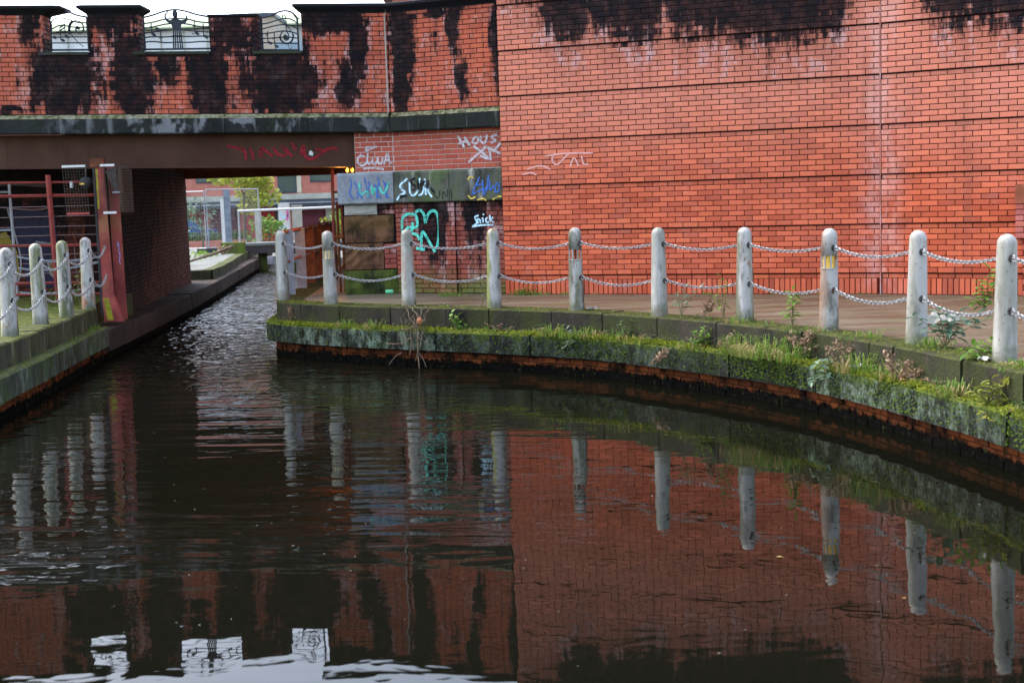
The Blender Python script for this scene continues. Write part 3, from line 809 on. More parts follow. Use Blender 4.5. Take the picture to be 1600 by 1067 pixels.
for F, u0, u1, sh in ((F1, 0.0, L1 - 0.006, 0.0), (F2, 0.006, L2, 0.10)):
    courses(F, u0, u1, zl0, 70, bands, recess=rec, shift=sh)
    # a recessed course and a soldier course at the foot
    courses(F, u0, u1, zl0 - 0.075, 1, bands, recess=lambda i: 0.026, shift=sh)
    u = u0 + 0.0375
    while u < u1 - 0.03:
        bands.append((F, u, ZQ + 0.1075, -0.015 + random.uniform(-0.003, 0.003), 0.063, 0.212)); u += 0.075
bands = [(F, u, z - 0.005, n, L, 0.056) if n < -0.022 else (F, u, z, n, L, H) for F, u, z, n, L, H in bands]  # shorter recessed bricks open a dark gap standing in for the overhang's shadow
lay(bw, bands, M_WALL, 298)
# mortar lines between courses need the core just behind the brick faces
mb = MB()
for F, u0, u1 in ((F1, 0.0, L1 - 0.002), (F2, 0.002, L2)):
    for k in range(-1, 8):
        za = zl0 + 0.675 * k if k >= 0 else ZQ - 0.2
        zb = zl0 + 0.675 * (k + 1) - 0.078 if k >= 0 else zl0 - 0.078
        slab(F, u0, u1, za, zb, -0.007 if k >= 0 else -0.0235, -0.03, mb)
mb.build("mortar_joints", M_MORT_WALL, bw)
mb = MB(); slab(F1, L1 - 0.012, L1 + 0.004, ZQ, ZW - 0.1, 0.002, -0.02, mb)
mb.build("sealant_joint", plain("sealant", (0.34, 0.12, 0.085), 0.7, 0.2, 3, grime=(0.5, 0.42, 0.42)), bw)
mb = MB(); slab(F1, -0.03, L1 + 0.03, ZW, ZW + 0.14, 0.06, -0.5, mb); mb.build("coping", M_CAP, bw)
mb = MB(); slab(F2, 0.03, L2, ZW, ZW + 0.14, 0.06, -0.5, mb); mb.build("coping", M_CAP, bw)
TAG1 = [[(0, 3), (3, 2.2), (5, 3.2)], [(6, 0), (5.2, 1.5), (6.4, 2.6), (8, 1.0), (9, 0.2)], [(9.2, 2.8), (10, .6), (11, 2.8)], [(11.6, .8), (12, 2.6), (13, 2.4)], [(4, 0.5), (8, .1), (14, .3)], [(-1, 4), (1, 3.6), (2, 4.2)]]
FAINT = plain("scrubbed_spray_paint", (0.56, 0.30, 0.27), 0.8, 0.2, 40)
paint(F1, TAG1, 0.022, FAINT, bw, 0.42, 2.92, 0.075, 0.075, label="faint scrubbed graffiti tag on the big brick wall")

# brick pier with a stone top at the right end of the wall
bp = thing("brick_pier", "low brick pier with a brown stone cap against the right end of the brick wall", "pier", (6.9, 17.6, ZQ))
PF = Face(F2.p(1.80, 0, 0.14), d2, n2)
mb = MB(); slab(PF, 0.10, 0.9, ZQ - 0.2, ZQ + 0.76, -0.008, -0.2, mb); slab(PF, 0.003, 0.9, ZQ + 0.76, ZQ + 1.05, -0.008, -0.2, mb); slab(PF, 0.003, 0.9, ZQ + 1.052, ZQ + 1.33, -0.008, -0.2, mb); mb.build("mortar_core", M_MORT_WALL, bp)
lst = []; courses(PF, 0.10, 0.9, ZQ, 10, lst); courses(PF, 0.0, 0.9, ZQ + 0.75, 4, lst)
courses(PF, 0.0, 0.9, ZQ + 1.05, 2, lst)
M_PIERPURPLE = brick_mat("purple_brick", (0.30, 0.08, 0.065), (0.40, 0.13, 0.12), [(0, 5), (9, 5)], (0, 9), (0, 6), amp=0.1, pale_amt=0.5)
lay(bp, lst, M_PIERPURPLE, 60)
for a, b in ((0.0, 0.19), (0.2, 0.9)):
    mb = MB(); slab(PF, a, b, ZQ + 1.205, ZQ + 1.45, 0.012, -0.2, mb); mb.build("cap_stone", plain("brown_cap_stone", (0.24, 0.07, 0.035), 0.8, 0.3, 4), bp)

# ------------------------------------------------------------------ the bridge
SL = -0.0245
FB = Face((-8, 21.85, 0), (1, 0), (0, -1), SL)
dP = Vector((1.8, -0.80, 0)).normalized(); nP = Vector((dP.y, -dP.x, 0))
FP = Face((-1.80, 21.85, 0), dP, nP)
XU = lambda X: X + 8.0
OP = [(-7.19, -6.50), (-5.71, -4.60), (-3.83, -3.15)]
SILL, CAPB, CORB, CORT = 4.745, 5.355, 3.51, 3.80
par = thing("bridge_parapet", "soot-streaked red brick bridge parapet with castle-like gaps and dark stone caps", "parapet", (-5, 21.9, 3.5))
TH = 0.35
holes = [(XU(a), XU(b), SILL, 9.0) for a, b in OP] + [(XU(-4.60), XU(-3.83), CAPB - 0.03, 9)]
lst = []
courses(FB, -3.0, XU(-1.80), CORT + 0.02, 21, lst, pitch=0.0742, holes=holes, jitter=0.003)
courses(FP, 0.0, 1.92, CORT - 0.152 + 0.02, 21, lst, pitch=0.0742, jitter=0.003, shift=0.07)
for a, b in OP:                                 # the brick returns inside each gap that face the viewer
    RF = Face((a, 21.85, SL * XU(a)), (0, 1), (1, 0))
    courses(RF, 0.0, TH, SILL + 0.03, 8, lst, pitch=0.0742)
lay(par, lst, M_BRIDGE, 297)
mb = MB()
segs = [(-3.0, XU(-7.19), CAPB), (XU(-7.19), XU(-6.50), SILL), (XU(-6.50), XU(-5.71), CAPB), (XU(-5.71), XU(-4.60), SILL), (XU(-4.60), XU(-3.83), CAPB - 0.03), (XU(-3.83), XU(-3.15), SILL), (XU(-3.15), XU(-1.80), CAPB)]
for a, b, z in segs: slab(FB, a + 0.004, b - 0.004, CORT - 0.05, z, -0.007, -TH, mb)
slab(FP, 0.0, 1.92, CORT - 0.2, CAPB - 0.152, -0.007, -TH, mb)
mb.build("mortar_core", M_MORT_DARK, par)
COR = [(-0.1, 0), (0.10, 0), (0.115, 0.02), (0.115, 0.235), (0.05, 0.30), (-0.1, 0.30)]
u = -3.0; cuts = [-3.0, -1.4, -0.1, 1.25, 2.45, 3.6, 4.9, XU(-1.83)]
for a, b in zip(cuts, cuts[1:]):
    mb = MB(); mb.extrude(COR, FB.p(a + .003, CORB), FB.p(b - .003, CORB), ZUP, FB.N); mb.build("cornice_stone", M_CORNICE, par)
for a, b in ((0.04, 1.0), (1.0, 1.93)):
    mb = MB(); mb.extrude(COR, FP.p(a + .003, CORB - 0.152), FP.p(b - .003, CORB - 0.152), ZUP, FP.N); mb.build("cornice_stone", M_CORNICE, par)
def cap(face, u0, u1, z, el, er, drop=0.0):
    mb = MB(); lay_ = [(0.0, 0.0), (0.015, 0.025), (0.09, 0.085), (0.105, 0.10), (0.105, 0.135), (0.06, 0.15)]
    vs = []
    for e, h in lay_:
        for (uu, nn) in ((u0 - e * el, e), (u1 + e * er, e), (u1 + e * er, -TH - e), (u0 - e * el, -TH - e)):
            vs.append(face.p(uu, z + h, nn))
    fs = [(0, 1, 2, 3), (20, 21, 22, 23)]
    for i in range(5):
        for k in range(4): fs.append((i * 4 + k, i * 4 + (k + 1) % 4, i * 4 + 4 + (k + 1) % 4, i * 4 + 4 + k))
    mb.add(vs, fs); return mb.build("cap_stone", M_CAP, par)
cap(FB, -3.0, XU(-7.19) - 0.0, CAPB, 1, 3.0)
cap(FB, XU(-6.50), XU(-5.71), CAPB, 1.2, 1)
cap(FB, XU(-3.15), XU(-1.83), CAPB, 1.1, 0)
cap(FP, 0.0, 1.92, CAPB - 0.152, 0, 0)
mb = MB(); slab(FB, XU(-4.61), XU(-3.82), CAPB - 0.03, CAPB + 0.0, 0.012, -TH - .01, mb); mb.build("cap_stone", M_CAP, par)
M_SILL = stone_mat("mossy_sill_stone", (0.05, 0.05, 0.05), (0.03, 0.03, 0.03), moss_top=0.95, green=0.6, soot=0.5, mosscol=((0.04, 0.07, 0.01), (0.13, 0.17, 0.02)))
for a, b in OP:
    mb = MB(); slab(FB, XU(a) - 0.10, XU(b) - 0.01, SILL, SILL + 0.045, 0.02, -TH, mb); mb.build("sill", M_SILL, par)
mb = MB(); slab(FB, 6.15, 6.17, CORB - 0.0, CAPB, 0.006, -0.02, mb)
mb.build("sealant_joint", M_SANDPALE, par)

deck = thing("bridge_deck", "brown steel girder bridge deck spanning the canal with a red graffiti tag", "bridge deck", (-5, 27, 3))
FG = Face((-8, 22.02, 0), (1, 0), (0, -1), SL)
mb = MB(); slab(FG, -3.2, XU(-2.41), 3.0, 3.51, 0, -0.04, mb); mb.build("girder_web", M_GIRDER, deck)
mb = MB(); slab(FG, -3.2, XU(-2.41), 2.975, 3.0, 0.10, -0.35, mb); mb.build("girder_flange", M_GIRDER, deck)
mb = MB(); mb.box((-4.0, 27.6, 3.42), (12, 11.1, 0.14)); mb.build("soffit", M_DECK, deck)
for yy in (23.6, 25.5, 27.4, 29.3, 31.2):
    mb = MB(); mb.box((-5.6, yy, 3.20), (6.6, 0.12, 0.28)); mb.build("cross_beam", M_ORANGEBEAM, deck)
mb = MB(); mb.box((-5.0, 33.0, 3.13), (8.5, 0.16, 0.44)); mb.build("back_girder", M_ORANGEBEAM, deck)
mb = MB(); mb.box((-4, 33.2, 4.2), (12, 0.35, 1.5)); mb.build("back_parapet", M_MORT_DARK, deck)
TAGR = [[(0, 2), (3, 2.6), (8, 3.2), (10, 4)], [(10, 3), (12, 4.6), (12, 6.2), (12.4, 8)], [(15, 3), (16.5, 5), (17.5, 8)], [(21, 6.5), (24, 6), (22, 5), (25, 2.5), (22, 4)], [(24, 3), (28, 5.6), (31, 6.4)],
        [(31, 2.8), (33, 5), (35, 6.4)], [(35, 5.8), (38, 7), (40, 5.4), (37, 2)], [(39, 3), (42, 5.6), (44, 6.8)], [(44, 1.0), (45.4, 3), (46.4, 4.2)], [(50, 6.6), (50, 4), (52, 2)], [(52, 3), (51.6, 6), (55, 8.4), (60, 7.4), (66, 4.4), (72, 3), (75, 4.2)], [(60, 3.8), (65, 4.6), (70, 3.2)]]
paint(FG, TAGR, 0.045, P_RED, deck, XU(-4.44), 3.40, 0.0235, 0.037, label="red spray-painted tag on the girder web")
mb = MB(); 
for pts in ([(47.5, 6.2), (50.0, 6.6), (50.6, 5.6), (49.4, 4.4), (47.9, 4.5)],):
    mb.add([FG.p(XU(-4.44) + 0.0235 * (a + 7.6), 3.40 - 0.037 * b, 0.008) for a, b in pts], [(0, 1, 2, 3, 4)])
mb.build("paper_scrap", M_WHITE, deck)

ab = thing("bridge_abutment", "graffiti-covered bridge abutment of brick and stone between the bridge opening and the tall wall", "abutment", (-1.3, 21.7, ZQ))
FA = Face((-1.80, 21.90, 0), (1, 0), (0, -1))
mb = MB(); slab(FA, -0.60, 0.02, 2.73, 3.40, -0.006, -0.6, mb); slab(FP, 0.0, 1.95, 2.73, 3.40, -0.056, -0.6, mb)
mb.build("mortar_core", M_MORT_PALE, ab)
lst = []
courses(FA, -0.60, 0.005, 2.75, 8, lst, pitch=0.078, shift=0.05)
FPA = Face((-1.80, 21.90, 0), dP, nP)
courses(FPA, 0.005, 1.95, 2.75, 8, lst, pitch=0.078, shift=0.02)
lay(ab, lst, M_PIER, 90)
# stone band
for F, a, b, mt in ((FA, -0.89, -0.005, M_BANDW), (FPA, 0.05, 1.02, M_BAND), (FPA, 1.03, 1.95, M_BAND)):
    mb = MB(); mb.extrude([(-0.4, 0), (0.08, 0), (0.10, 0.02), (0.10, 0.46), (0.07, 0.495), (-0.4, 0.495)], F.p(a, 2.245), F.p(b, 2.245), ZUP, F.N); mb.build("band_stone", mt, ab)
def rough_block(face, a, b, z0, z1, nfront, mat, seed, parent, amp=0.02, name="stone_block"):
    r_ = random.Random(seed); mb = MB(); nx, nz = 7, 5
    vs = []; 
    for j in range(nz + 1):
        for i in range(nx + 1):
            e = 1 if 0 < i < nx and 0 < j < nz else 0
            vs.append(face.p(a + (b - a) * i / nx, z0 + (z1 - z0) * j / nz, nfront - 0.02 * (1 - e) + e * r_.uniform(-amp, amp)))
    fs = [(j * (nx + 1) + i, j * (nx + 1) + i + 1, (j + 1) * (nx + 1) + i + 1, (j + 1) * (nx + 1) + i) for j in range(nz) for i in range(nx)]
    o = len(vs)
    ring = [i for i in range(nx + 1)] + [(j) * (nx + 1) + nx for j in range(1, nz + 1)] + [nz * (nx + 1) + i for i in range(nx - 1, -1, -1)] + [j * (nx + 1) for j in range(nz - 1, 0, -1)]
    for i in ring:
        p = vs[i]; vs.append(p - face.N * 0.35)
    for k in range(len(ring)):
        k2 = (k + 1) % len(ring); fs.append((ring[k], ring[k2], o + k2, o + k))
    mb.add(vs, fs); return mb.build(name, mat, parent)
mb = MB(); slab(FA, -0.84, 0.02, ZQ - 0.2, 2.26, -0.03, -0.6, mb); slab(FPA, 0.0, 1.95, ZQ - 0.2, 2.26, -0.012, -0.6, mb); mb.build("mortar_core", M_MORT_DARK, ab)
rough_block(FA, -0.81, -0.29, 2.075, 2.235, 0.0, M_SANDPALE, 1, ab, 0.006)
rough_block(FA, -0.82, -0.03, 1.635, 2.06, 0.015, M_SAND, 2, ab)
rough_block(FA, -0.83, -0.21, 1.205, 1.62, 0.02, M_SAND, 3, ab, 0.028)
rough_block(FA, -0.85, 0.0, ZQ - 0.1, 1.19, 0.03, M_MOSSBLOCK, 4, ab, 0.02)
lst = []
courses(FA, -0.28, 0.0, 2.075, 2, lst); courses(FA, -0.20, 0.0, 1.205, 5, lst, pitch=0.08)
courses(FPA, 0.0, 1.95, ZQ, 19, lst, jitter=0.004)
courses(Face(FPA.p(0.78, 0, 0.05), dP, nP), 0.0, 0.30, ZQ, 19, lst, jitter=0.003)
lay(ab, lst, M_LOW, 200)
mb = MB(); slab(FPA, 0.785, 1.075, ZQ - 0.1, 2.24, 0.042, -0.02, mb); mb.build("buttress_core", M_MORT_DARK, ab)
# tags
T_CLUA = [[(2.6, 1.2), (1, .8), (0, 2), (0.6, 3.4), (2, 3.6), (3.6, 2.4)], [(3.6, .4), (3.2, 2.6), (4.0, 3.4), (5, 2.2)], [(5.0, 1.6), (5.0, 3.2), (6.2, 3.2), (6.6, 1.6)], [(6.8, 1.4), (6.8, 3.2), (8, 3.2), (8.4, 1.6)], [(8.6, 3.4), (9.6, 1), (10.0, .4), (10.6, 3.2), (11.4, 3)], [(8.8, 2.4), (10.8, 2.2)], [(2.6, 0), (4.4, -.6), (6.6, -1.2)], [(3, -.4), (3, -1.2), (6, -1)], [(1.8, 4.4), (4, 4.1), (8.6, 4.6)]]
paint(FA, T_CLUA, 0.030, P_WHITE, ab, -0.57, 3.07, 0.049, 0.062, label="white looping tag on the small brick panel")
T_HOUS = [[(0, 0), (1.6, 3)], [(0.2, 2), (2.4, 1.3)], [(1.8, .3), (3, 2.6)], [(4.6, .4), (3.6, 1.6), (4.6, 2.4), (5.6, 1.2), (4.6, .2)], [(6, .2), (6, 2), (7.2, 2.2), (7.6, 0)], [(10.2, .1), (8.8, .3), (9, 1.2), (10, 1.6), (8.6, 2.3)],
          [(4, 2.8), (8.6, 6.6)], [(7.6, 2.9), (2.6, 7)], [(8, 3.2), (8.4, 6.8), (5.6, 5.4)], [(9, 4.6), (11, 2.4)], [(7.6, 3.4), (11, 5.2)]]
paint(FPA, T_HOUS, 0.038, P_WHITE, ab, 1.16, 3.25, 0.066, 0.058, label="white lettering tag reading HOUS with crosses below")
T_EN = [[(.6, 9.6), (0, 4), (.2, 1.2), (2, .4), (4.4, .6), (4.8, 2.8), (4.4, 4), (2.2, 3.6), (1, 4.4), (.8, 6)], [(3.2, 2.6), (3.4, 4.2), (2, 5)], [(4.2, .2), (5.6, -.6), (7, .8), (7, 3.4), (8, .2), (10.4, -.4), (11.2, 3), (10.6, 8.6), (9, 9.4)], [(5.6, 9.6), (5.8, 5.2), (6.4, 4.8), (8.6, 8.4), (9.6, 10)], [(4.0, 9.0), (6.6, 9.4)], [(2.6, 5.2), (4.6, 5.6), (5.2, 7)]]
paint(FPA, T_EN, 0.045, P_TEAL, ab, 0.12, 2.10, 0.060, 0.064, label="large teal outlined letters sprayed on the sooty brick", n=0.016)
T_SICK = [[(2.4, 0), (.8, .4), (1.6, 1.4), (2, 2), (0, 3)], [(2.2, 2.2), (1.8, .8), (3, 1.2), (3, 2.2)], [(3.8, .6), (4, 2)], [(4.2, -.4), (4.2, 0)], [(5.8, .6), (4.8, 1), (5.2, 2), (6, 1.8)], [(6.4, 0), (6.6, 2)], [(7.6, .6), (6.6, 1.2), (7.8, 2)], [(0, 3), (3, 2.6), (7.6, 2.6)]]
paint(FPA, T_SICK, 0.027, P_LBLUE, ab, 1.36, 2.02, 0.048, 0.058, label="small pale blue tag beside the tall brick wall", n=0.016)
NB = 0.105
paint(FA, [[(a, 0 + (i % 3)), (a + .4, 2), (a + (.8 if i % 2 else -.5), 4.4), (a + .6, 6)] for i, a in enumerate((0, 1, 2.4, 3.6, 4.6, 6, 7, 8.4, 9))], 0.022, P_BLUE, ab, -0.68, 2.66, 0.062, 0.055, n=NB, label="blue scrawled letters on the whitewashed band stone")
paint(FA, [[(2, 1), (2, 5), (4, 3), (4, 5.4)], [(5, 2), (5.2, 5), (6.4, 2.4), (5.2, 3.4)], [(7, 2.4), (8, 5), (9.6, 1)]], 0.03, P_TEAL, ab, -0.66, 2.64, 0.062, 0.055, n=NB + .003, label="teal scrawl on the whitewashed band stone")
paint(FPA, [[(0, 6.6), (1.2, 5), (3.4, 4.6), (1.6, 3.6), (1, 2.4), (3.4, 1), (3.8, .6)], [(4.6, 1.6), (4.4, 5), (6, 5.6), (7.4, 4)], [(7.4, 5.4), (8.8, 5.2), (9.4, 3)], [(8, 0.6), (8.2, 2)], [(9.8, .8), (10, 5.4)], [(11.6, 3), (10.4, 4), (12, 6)]], 0.032, P_LBLUE, ab, 0.10, 2.66, 0.052, 0.056, n=NB, label="pale blue outlined letters on the dark band stone")
paint(FPA, [[(6.2, .6), (4.6, 1), (5, 2.2), (6.4, 2.6), (5.4, 4)], [(7, 1.2), (7, 3.6)], [(8, 1.2), (8.2, 3.8)], [(8.2, 2.4), (9.4, 1.4)], [(9.4, 3.2), (10.6, .6), (10.2, 3.6)], [(10.2, 2.2), (12, 4.6)], [(1, 5.2), (3.2, 5.4)], [(1, 5.6), (3.4, 5)]], 0.034, P_BLACK, ab, 0.10, 2.66, 0.055, 0.058, n=NB + .004, label="black tag sprayed over the pale blue letters")
paint(FPA, [[(0, 0), (0.2, 1.6), (1.2, 1.8), (1.4, 0.2)], [(2, 2), (2, 0), (3.2, 2), (3.2, 0)], [(4, 0), (4, 2.2)]], 0.016, P_BLACK, ab, 0.76, 2.44, 0.075, 0.075, n=NB, label="thin black letters on the dark band stone")
paint(FPA, [[(3, .4), (2, 2), (0, 4.6), (2, 4), (4, 3.4)], [(1.6, 2.4), (4, 2.2)], [(4, 1), (4.2, 5.6), (5, 3)], [(6, 0), (5.2, 4)], [(6.4, 1.4), (6, 4), (7.6, 2.6)], [(8.4, 2), (7.6, 4.2), (9.2, 4.2), (9.4, 2), (8.4, 2)]], 0.026, P_BLUE, ab, 1.40, 2.63, 0.052, 0.062, n=NB + .003, label="blue tag on the right end of the band stone")
for st_ in ([(-1, 4.8), (0, 5.8), (1.4, 5.2)], [(2, 6), (4, 5.6), (5, 6.2)], [(7, 6), (9, 5.2), (10, 5.4)], [(-1, 1), (0, 0), (1, .6)]): paint(FPA, [st_], 0.022, P_YELLOW, ab, 1.40, 2.63, 0.052, 0.062, n=NB)

# tunnel wall on the left of the water, and the recess behind the red fence
dT = Vector((-0.1, 0.995, 0)).normalized(); nT = Vector((dT.y, -dT.x, 0))
FT = Face((-6.76, 23.9, 0), dT, nT)
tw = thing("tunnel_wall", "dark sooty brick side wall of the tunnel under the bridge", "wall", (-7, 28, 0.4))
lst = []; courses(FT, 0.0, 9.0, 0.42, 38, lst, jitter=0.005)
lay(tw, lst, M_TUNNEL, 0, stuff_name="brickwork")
mb = MB(); slab(FT, -0.01, 9.0, 0.2, 3.4, -0.01, -0.6, mb); mb.build("mortar_core", M_MORT_DARK, tw)
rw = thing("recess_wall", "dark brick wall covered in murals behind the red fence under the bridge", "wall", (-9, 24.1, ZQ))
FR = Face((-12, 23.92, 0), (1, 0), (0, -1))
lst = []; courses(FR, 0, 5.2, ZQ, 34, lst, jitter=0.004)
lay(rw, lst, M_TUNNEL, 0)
mb = MB(); slab(FR, 0, 5.2, ZQ - .2, 3.4, -0.008, -0.3, mb); mb.build("mortar_core", M_MORT_DARK, rw)
def patch(pts, mat, lab, n=0.006):
    mb = MB(); mb.add([FR.p(a, b, n) for a, b in pts], [tuple(range(len(pts)))]); o = mb.build("mural_patch", mat, rw); o["label"] = lab
patch([(3.32, 2.32), (3.98, 2.28), (4.12, 2.2), (4.15, 0.95), (3.55, 0.95), (3.50, 1.5), (3.42, 1.9)], P_PURPLE, "dark purple painted field of the mural")
patch([(3.0, 1.9), (3.25, 1.95), (3.42, 1.6), (3.44, 1.15), (3.1, 1.05), (3.24, 1.4)], flat("mural_yellow", (0.16, 0.12, 0.012)), "yellow painted shape of the mural", 0.008)
patch([(3.75, 1.78), (4.08, 1.72), (4.1, 1.66), (3.72, 1.68)], flat("mural_white", (0.16, 0.15, 0.17)), "pale painted stripe of the mural", 0.009)
patch([(3.92, 1.42), (4.18, 1.40), (4.15, 1.2), (4.06, 1.08), (3.96, 1.18)], flat("mural_cream", (0.2, 0.18, 0.16)), "pale painted shield of the mural", 0.009)
patch([(3.97, 1.38), (4.13, 1.36), (4.10, 1.2), (4.06, 1.14), (4.0, 1.21)], flat("mural_gold", (0.14, 0.08, 0.01)), "gold painted shield centre of the mural", 0.012)
for pts, w, mt, lab in (([(3.3, 2.36), (3.4, 1.9), (3.48, 1.5), (3.45, 1.2), (3.36, 1.0)], 0.03, flat("mural_line", (0.2, 0.2, 0.23)), "white outline of the mural"), ([(3.3, 2.36), (3.8, 2.3), (4.1, 2.36)], 0.03, flat("mural_pink", (0.14, 0.09, 0.1)), "pink outline of the mural"),
                        ([(4.4, 1.9), (4.5, 1.6), (4.6, 1.9), (4.66, 2.3)], 0.03, flat("mural_orange", (0.13, 0.025, 0.008)), "orange scrawl of the mural"), ([(4.75, 1.5), (4.85, 1.9), (4.95, 1.4), (4.74, 1.42)], 0.03, flat("mural_orange2", (0.13, 0.03, 0.01)), "orange triangle of the mural"),
                        ([(4.9, 2.3), (5.0, 2.1), (5.06, 2.5)], 0.03, flat("mural_red", (0.12, 0.02, 0.01)), "red scrawl of the mural"), ([(2.7, 2.75), (3.4, 2.8), (4.1, 2.72)], 0.08, flat("mural_grey", (0.07, 0.055, 0.06)), "grey band of the mural")):
    mb = MB(); ribbon(mb, smooth(pts), w, FR, 0.011); o = mb.build("mural_line", mt, rw); o["label"] = lab

# ------------------------------------------------------------------ ironwork panels in the parapet gaps
def screen(u0, u1, zb, label, scale, px0, pyb, draw, top):
    """panel fixed in a gap: px/py are drawing units, scale turns them into metres"""
    FS = Face((-8, 22.02, 0), (1, 0), (0, -1), SL)
    root = thing("music_railing", label, "ornamental railing", FS.p((u0 + u1) / 2, zb), group="ironwork music panels in the parapet gaps")
    P = lambda x, y, n=0.0: FS.p(u0 + (x - px0) * scale, zb + (pyb - y) * scale, n)
    def line(pts, r=0.011, name="bar", n=0.0, k=3):
        mb = MB(); mb.tube([P(a, b, n) for a, b in smooth(pts, k)], r, 5); return mb.build(name, M_SCREEN, root)
    def plate(pts, name, n=0.012, th=0.014):
        mb = MB(); a = [P(x, y, n) for x, y in pts]; b = [P(x, y, n - th) for x, y in pts]; N = len(pts)
        mb.add(a + b, [tuple(range(N)), tuple(range(2 * N - 1, N - 1, -1))] + [(i, N + i, N + (i + 1) % N, (i + 1) % N) for i in range(N)])
        return mb.build(name, M_SCREEN, root)
    def oval(cx, cy, rx, ry, ang, name):
        c, s = math.cos(ang), math.sin(ang)
        return plate([(cx + rx * math.cos(t) * c - ry * math.sin(t) * s, cy + rx * math.cos(t) * s + ry * math.sin(t) * c) for t in [2 * math.pi * i / 12 for i in range(12)]], name)
    def swoop(pts, w0, w1, name):              # tapering flat band
        q = smooth(pts, 4); N = len(q); L = []; Rr = []
        for i, (x, y) in enumerate(q):
            a, b = q[max(i - 1, 0)], q[min(i + 1, N - 1)]
            d = Vector((b[0] - a[0], b[1] - a[1])); d = d.normalized() if d.length > 0 else Vector((1, 0))
            t = i / (N - 1); w = (w0 * (1 - t) + w1 * t) / 2
            L.append((x - d.y * w, y + d.x * w)); Rr.append((x + d.y * w, y - d.x * w))
        mb = MB(); vs = []
        for l, r_ in zip(L, Rr): vs += [P(*l, .012), P(*r_, .012), P(*r_, -.002), P(*l, -.002)]
        fs = []
        for i in range(N - 1):
            for k in range(4): fs.append((i * 4 + k, i * 4 + (k + 1) % 4, i * 4 + 4 + (k + 1) % 4, i * 4 + 4 + k))
        fs += [(0, 1, 2, 3), tuple((N - 1) * 4 + k for k in (3, 2, 1, 0))]
        mb.add(vs, fs); return mb.build(name, M_SCREEN, root)
    draw(line, plate, oval, swoop)
    return root

def draw_left(line, plate, oval, swoop):
    line([(112, 200), (130, 150), (200, 125), (280, 140), (350, 170), (430, 184)], .016, "top_rail")
    line([(112, 462), (432, 462)], .016, "bottom_rail"); line([(430, 184), (432, 475)], .016, "upright"); line([(114, 200), (112, 475)], .010, "upright")
    line([(112, 240), (140, 200), (200, 186), (280, 205), (350, 232), (430, 232)], .011, "stave")
    for y0, y1, y2 in ((290, 243, 270), (320, 305, 310), (355, 352, 352), (402, 402, 402)):
        line([(112, y0), (200, y1), (300, y2), (430, y2)], .010, "stave")
    swoop([(388, 436), (330, 385), (290, 330), (272, 285), (285, 235), (320, 212), (365, 215), (395, 245), (402, 285), (382, 318), (350, 322), (330, 300), (335, 272), (358, 270)], 6, 14, "bass_clef")
    swoop([(276, 330), (272, 285), (285, 240), (310, 216)], 22, 20, "clef_curve")
    oval(350, 275, 20, 14, .4, "clef_dot")
    oval(213, 380, 20, 13, .4, "note_head"); oval(252, 350, 20, 13, .4, "note_head"); oval(145, 355, 17, 13, .5, "note_head")
    line([(196, 372), (192, 285)], .009, "note_stem"); line([(236, 345), (236, 240)], .009, "note_stem"); line([(120, 320), (124, 240)], .009, "note_stem")
    plate([(190, 268), (236, 238), (236, 252), (190, 282)], "note_beam"); plate([(190, 295), (236, 265), (236, 276), (190, 306)], "note_beam")
def draw_mid(line, plate, oval, swoop):
    line([(930, 185), (1020, 165), (1110, 132), (1210, 116), (1310, 132), (1400, 165), (1503, 180)], .016, "top_rail")
    line([(930, 458), (1505, 454)], .016, "bottom_rail"); line([(930, 180), (932, 470)], .016, "upright"); line([(1503, 170), (1506, 470)], .016, "upright")
    for a, c, d in ((236, 192, 232), (276, 235, 270), (318, 288, 312), (356, 345, 350), (396, 396, 396)):
        line([(930, a), (1010, a - 8), (1110, c + 8), (1210, c), (1310, c + 6), (1420, d - 4), (1505, d)], .011, "stave")
    oval(1210, 158, 25, 34, 0, "conductor_head"); plate([(1196, 178), (1228, 178), (1232, 205), (1190, 205)], "conductor_neck")
    plate([(1140, 204), (1165, 210), (1190, 200), (1232, 200), (1260, 210), (1300, 204), (1304, 232), (1262, 242), (1252, 286), (1184, 286), (1172, 242), (1138, 226)], "conductor_torso")
    swoop([(1142, 214), (1122, 190), (1122, 165), (1136, 150), (1150, 136)], 22, 8, "conductor_arm"); swoop([(1300, 216), (1314, 196), (1306, 172), (1294, 158)], 22, 8, "conductor_arm")
    for x0, x1 in ((1190, 1182), (1205, 1200), (1220, 1221), (1236, 1242), (1250, 1260)):
        swoop([(x0, 286), ((x0 + x1) / 2, 350), (x1, 452)], 10, 13, "coat_tail")
    plate([(1180, 340), (1262, 340), (1263, 354), (1180, 354)], "coat_band")
    for (hx, hy, sx, sy) in ((1014, 330, 996, 235), (1052, 285, 1076, 395), (1392, 322, 1374, 210), (1468, 352, 1449, 240)):
        oval(hx, hy, 23, 14, .6, "note_head"); line([(sx, sy), (sx, (hy + sy) / 2), (sx, hy)], .009, "note_stem")
    for x, y in ((985, 265), (1365, 258), (1440, 275)): plate([(x - 12, y + 12), (x + 14, y - 16), (x + 12, y + 4)], "note_flag")
    oval(1358, 326, 7, 7, 0, "note_dot"); oval(1076, 356, 20, 8, 0, "note_head")
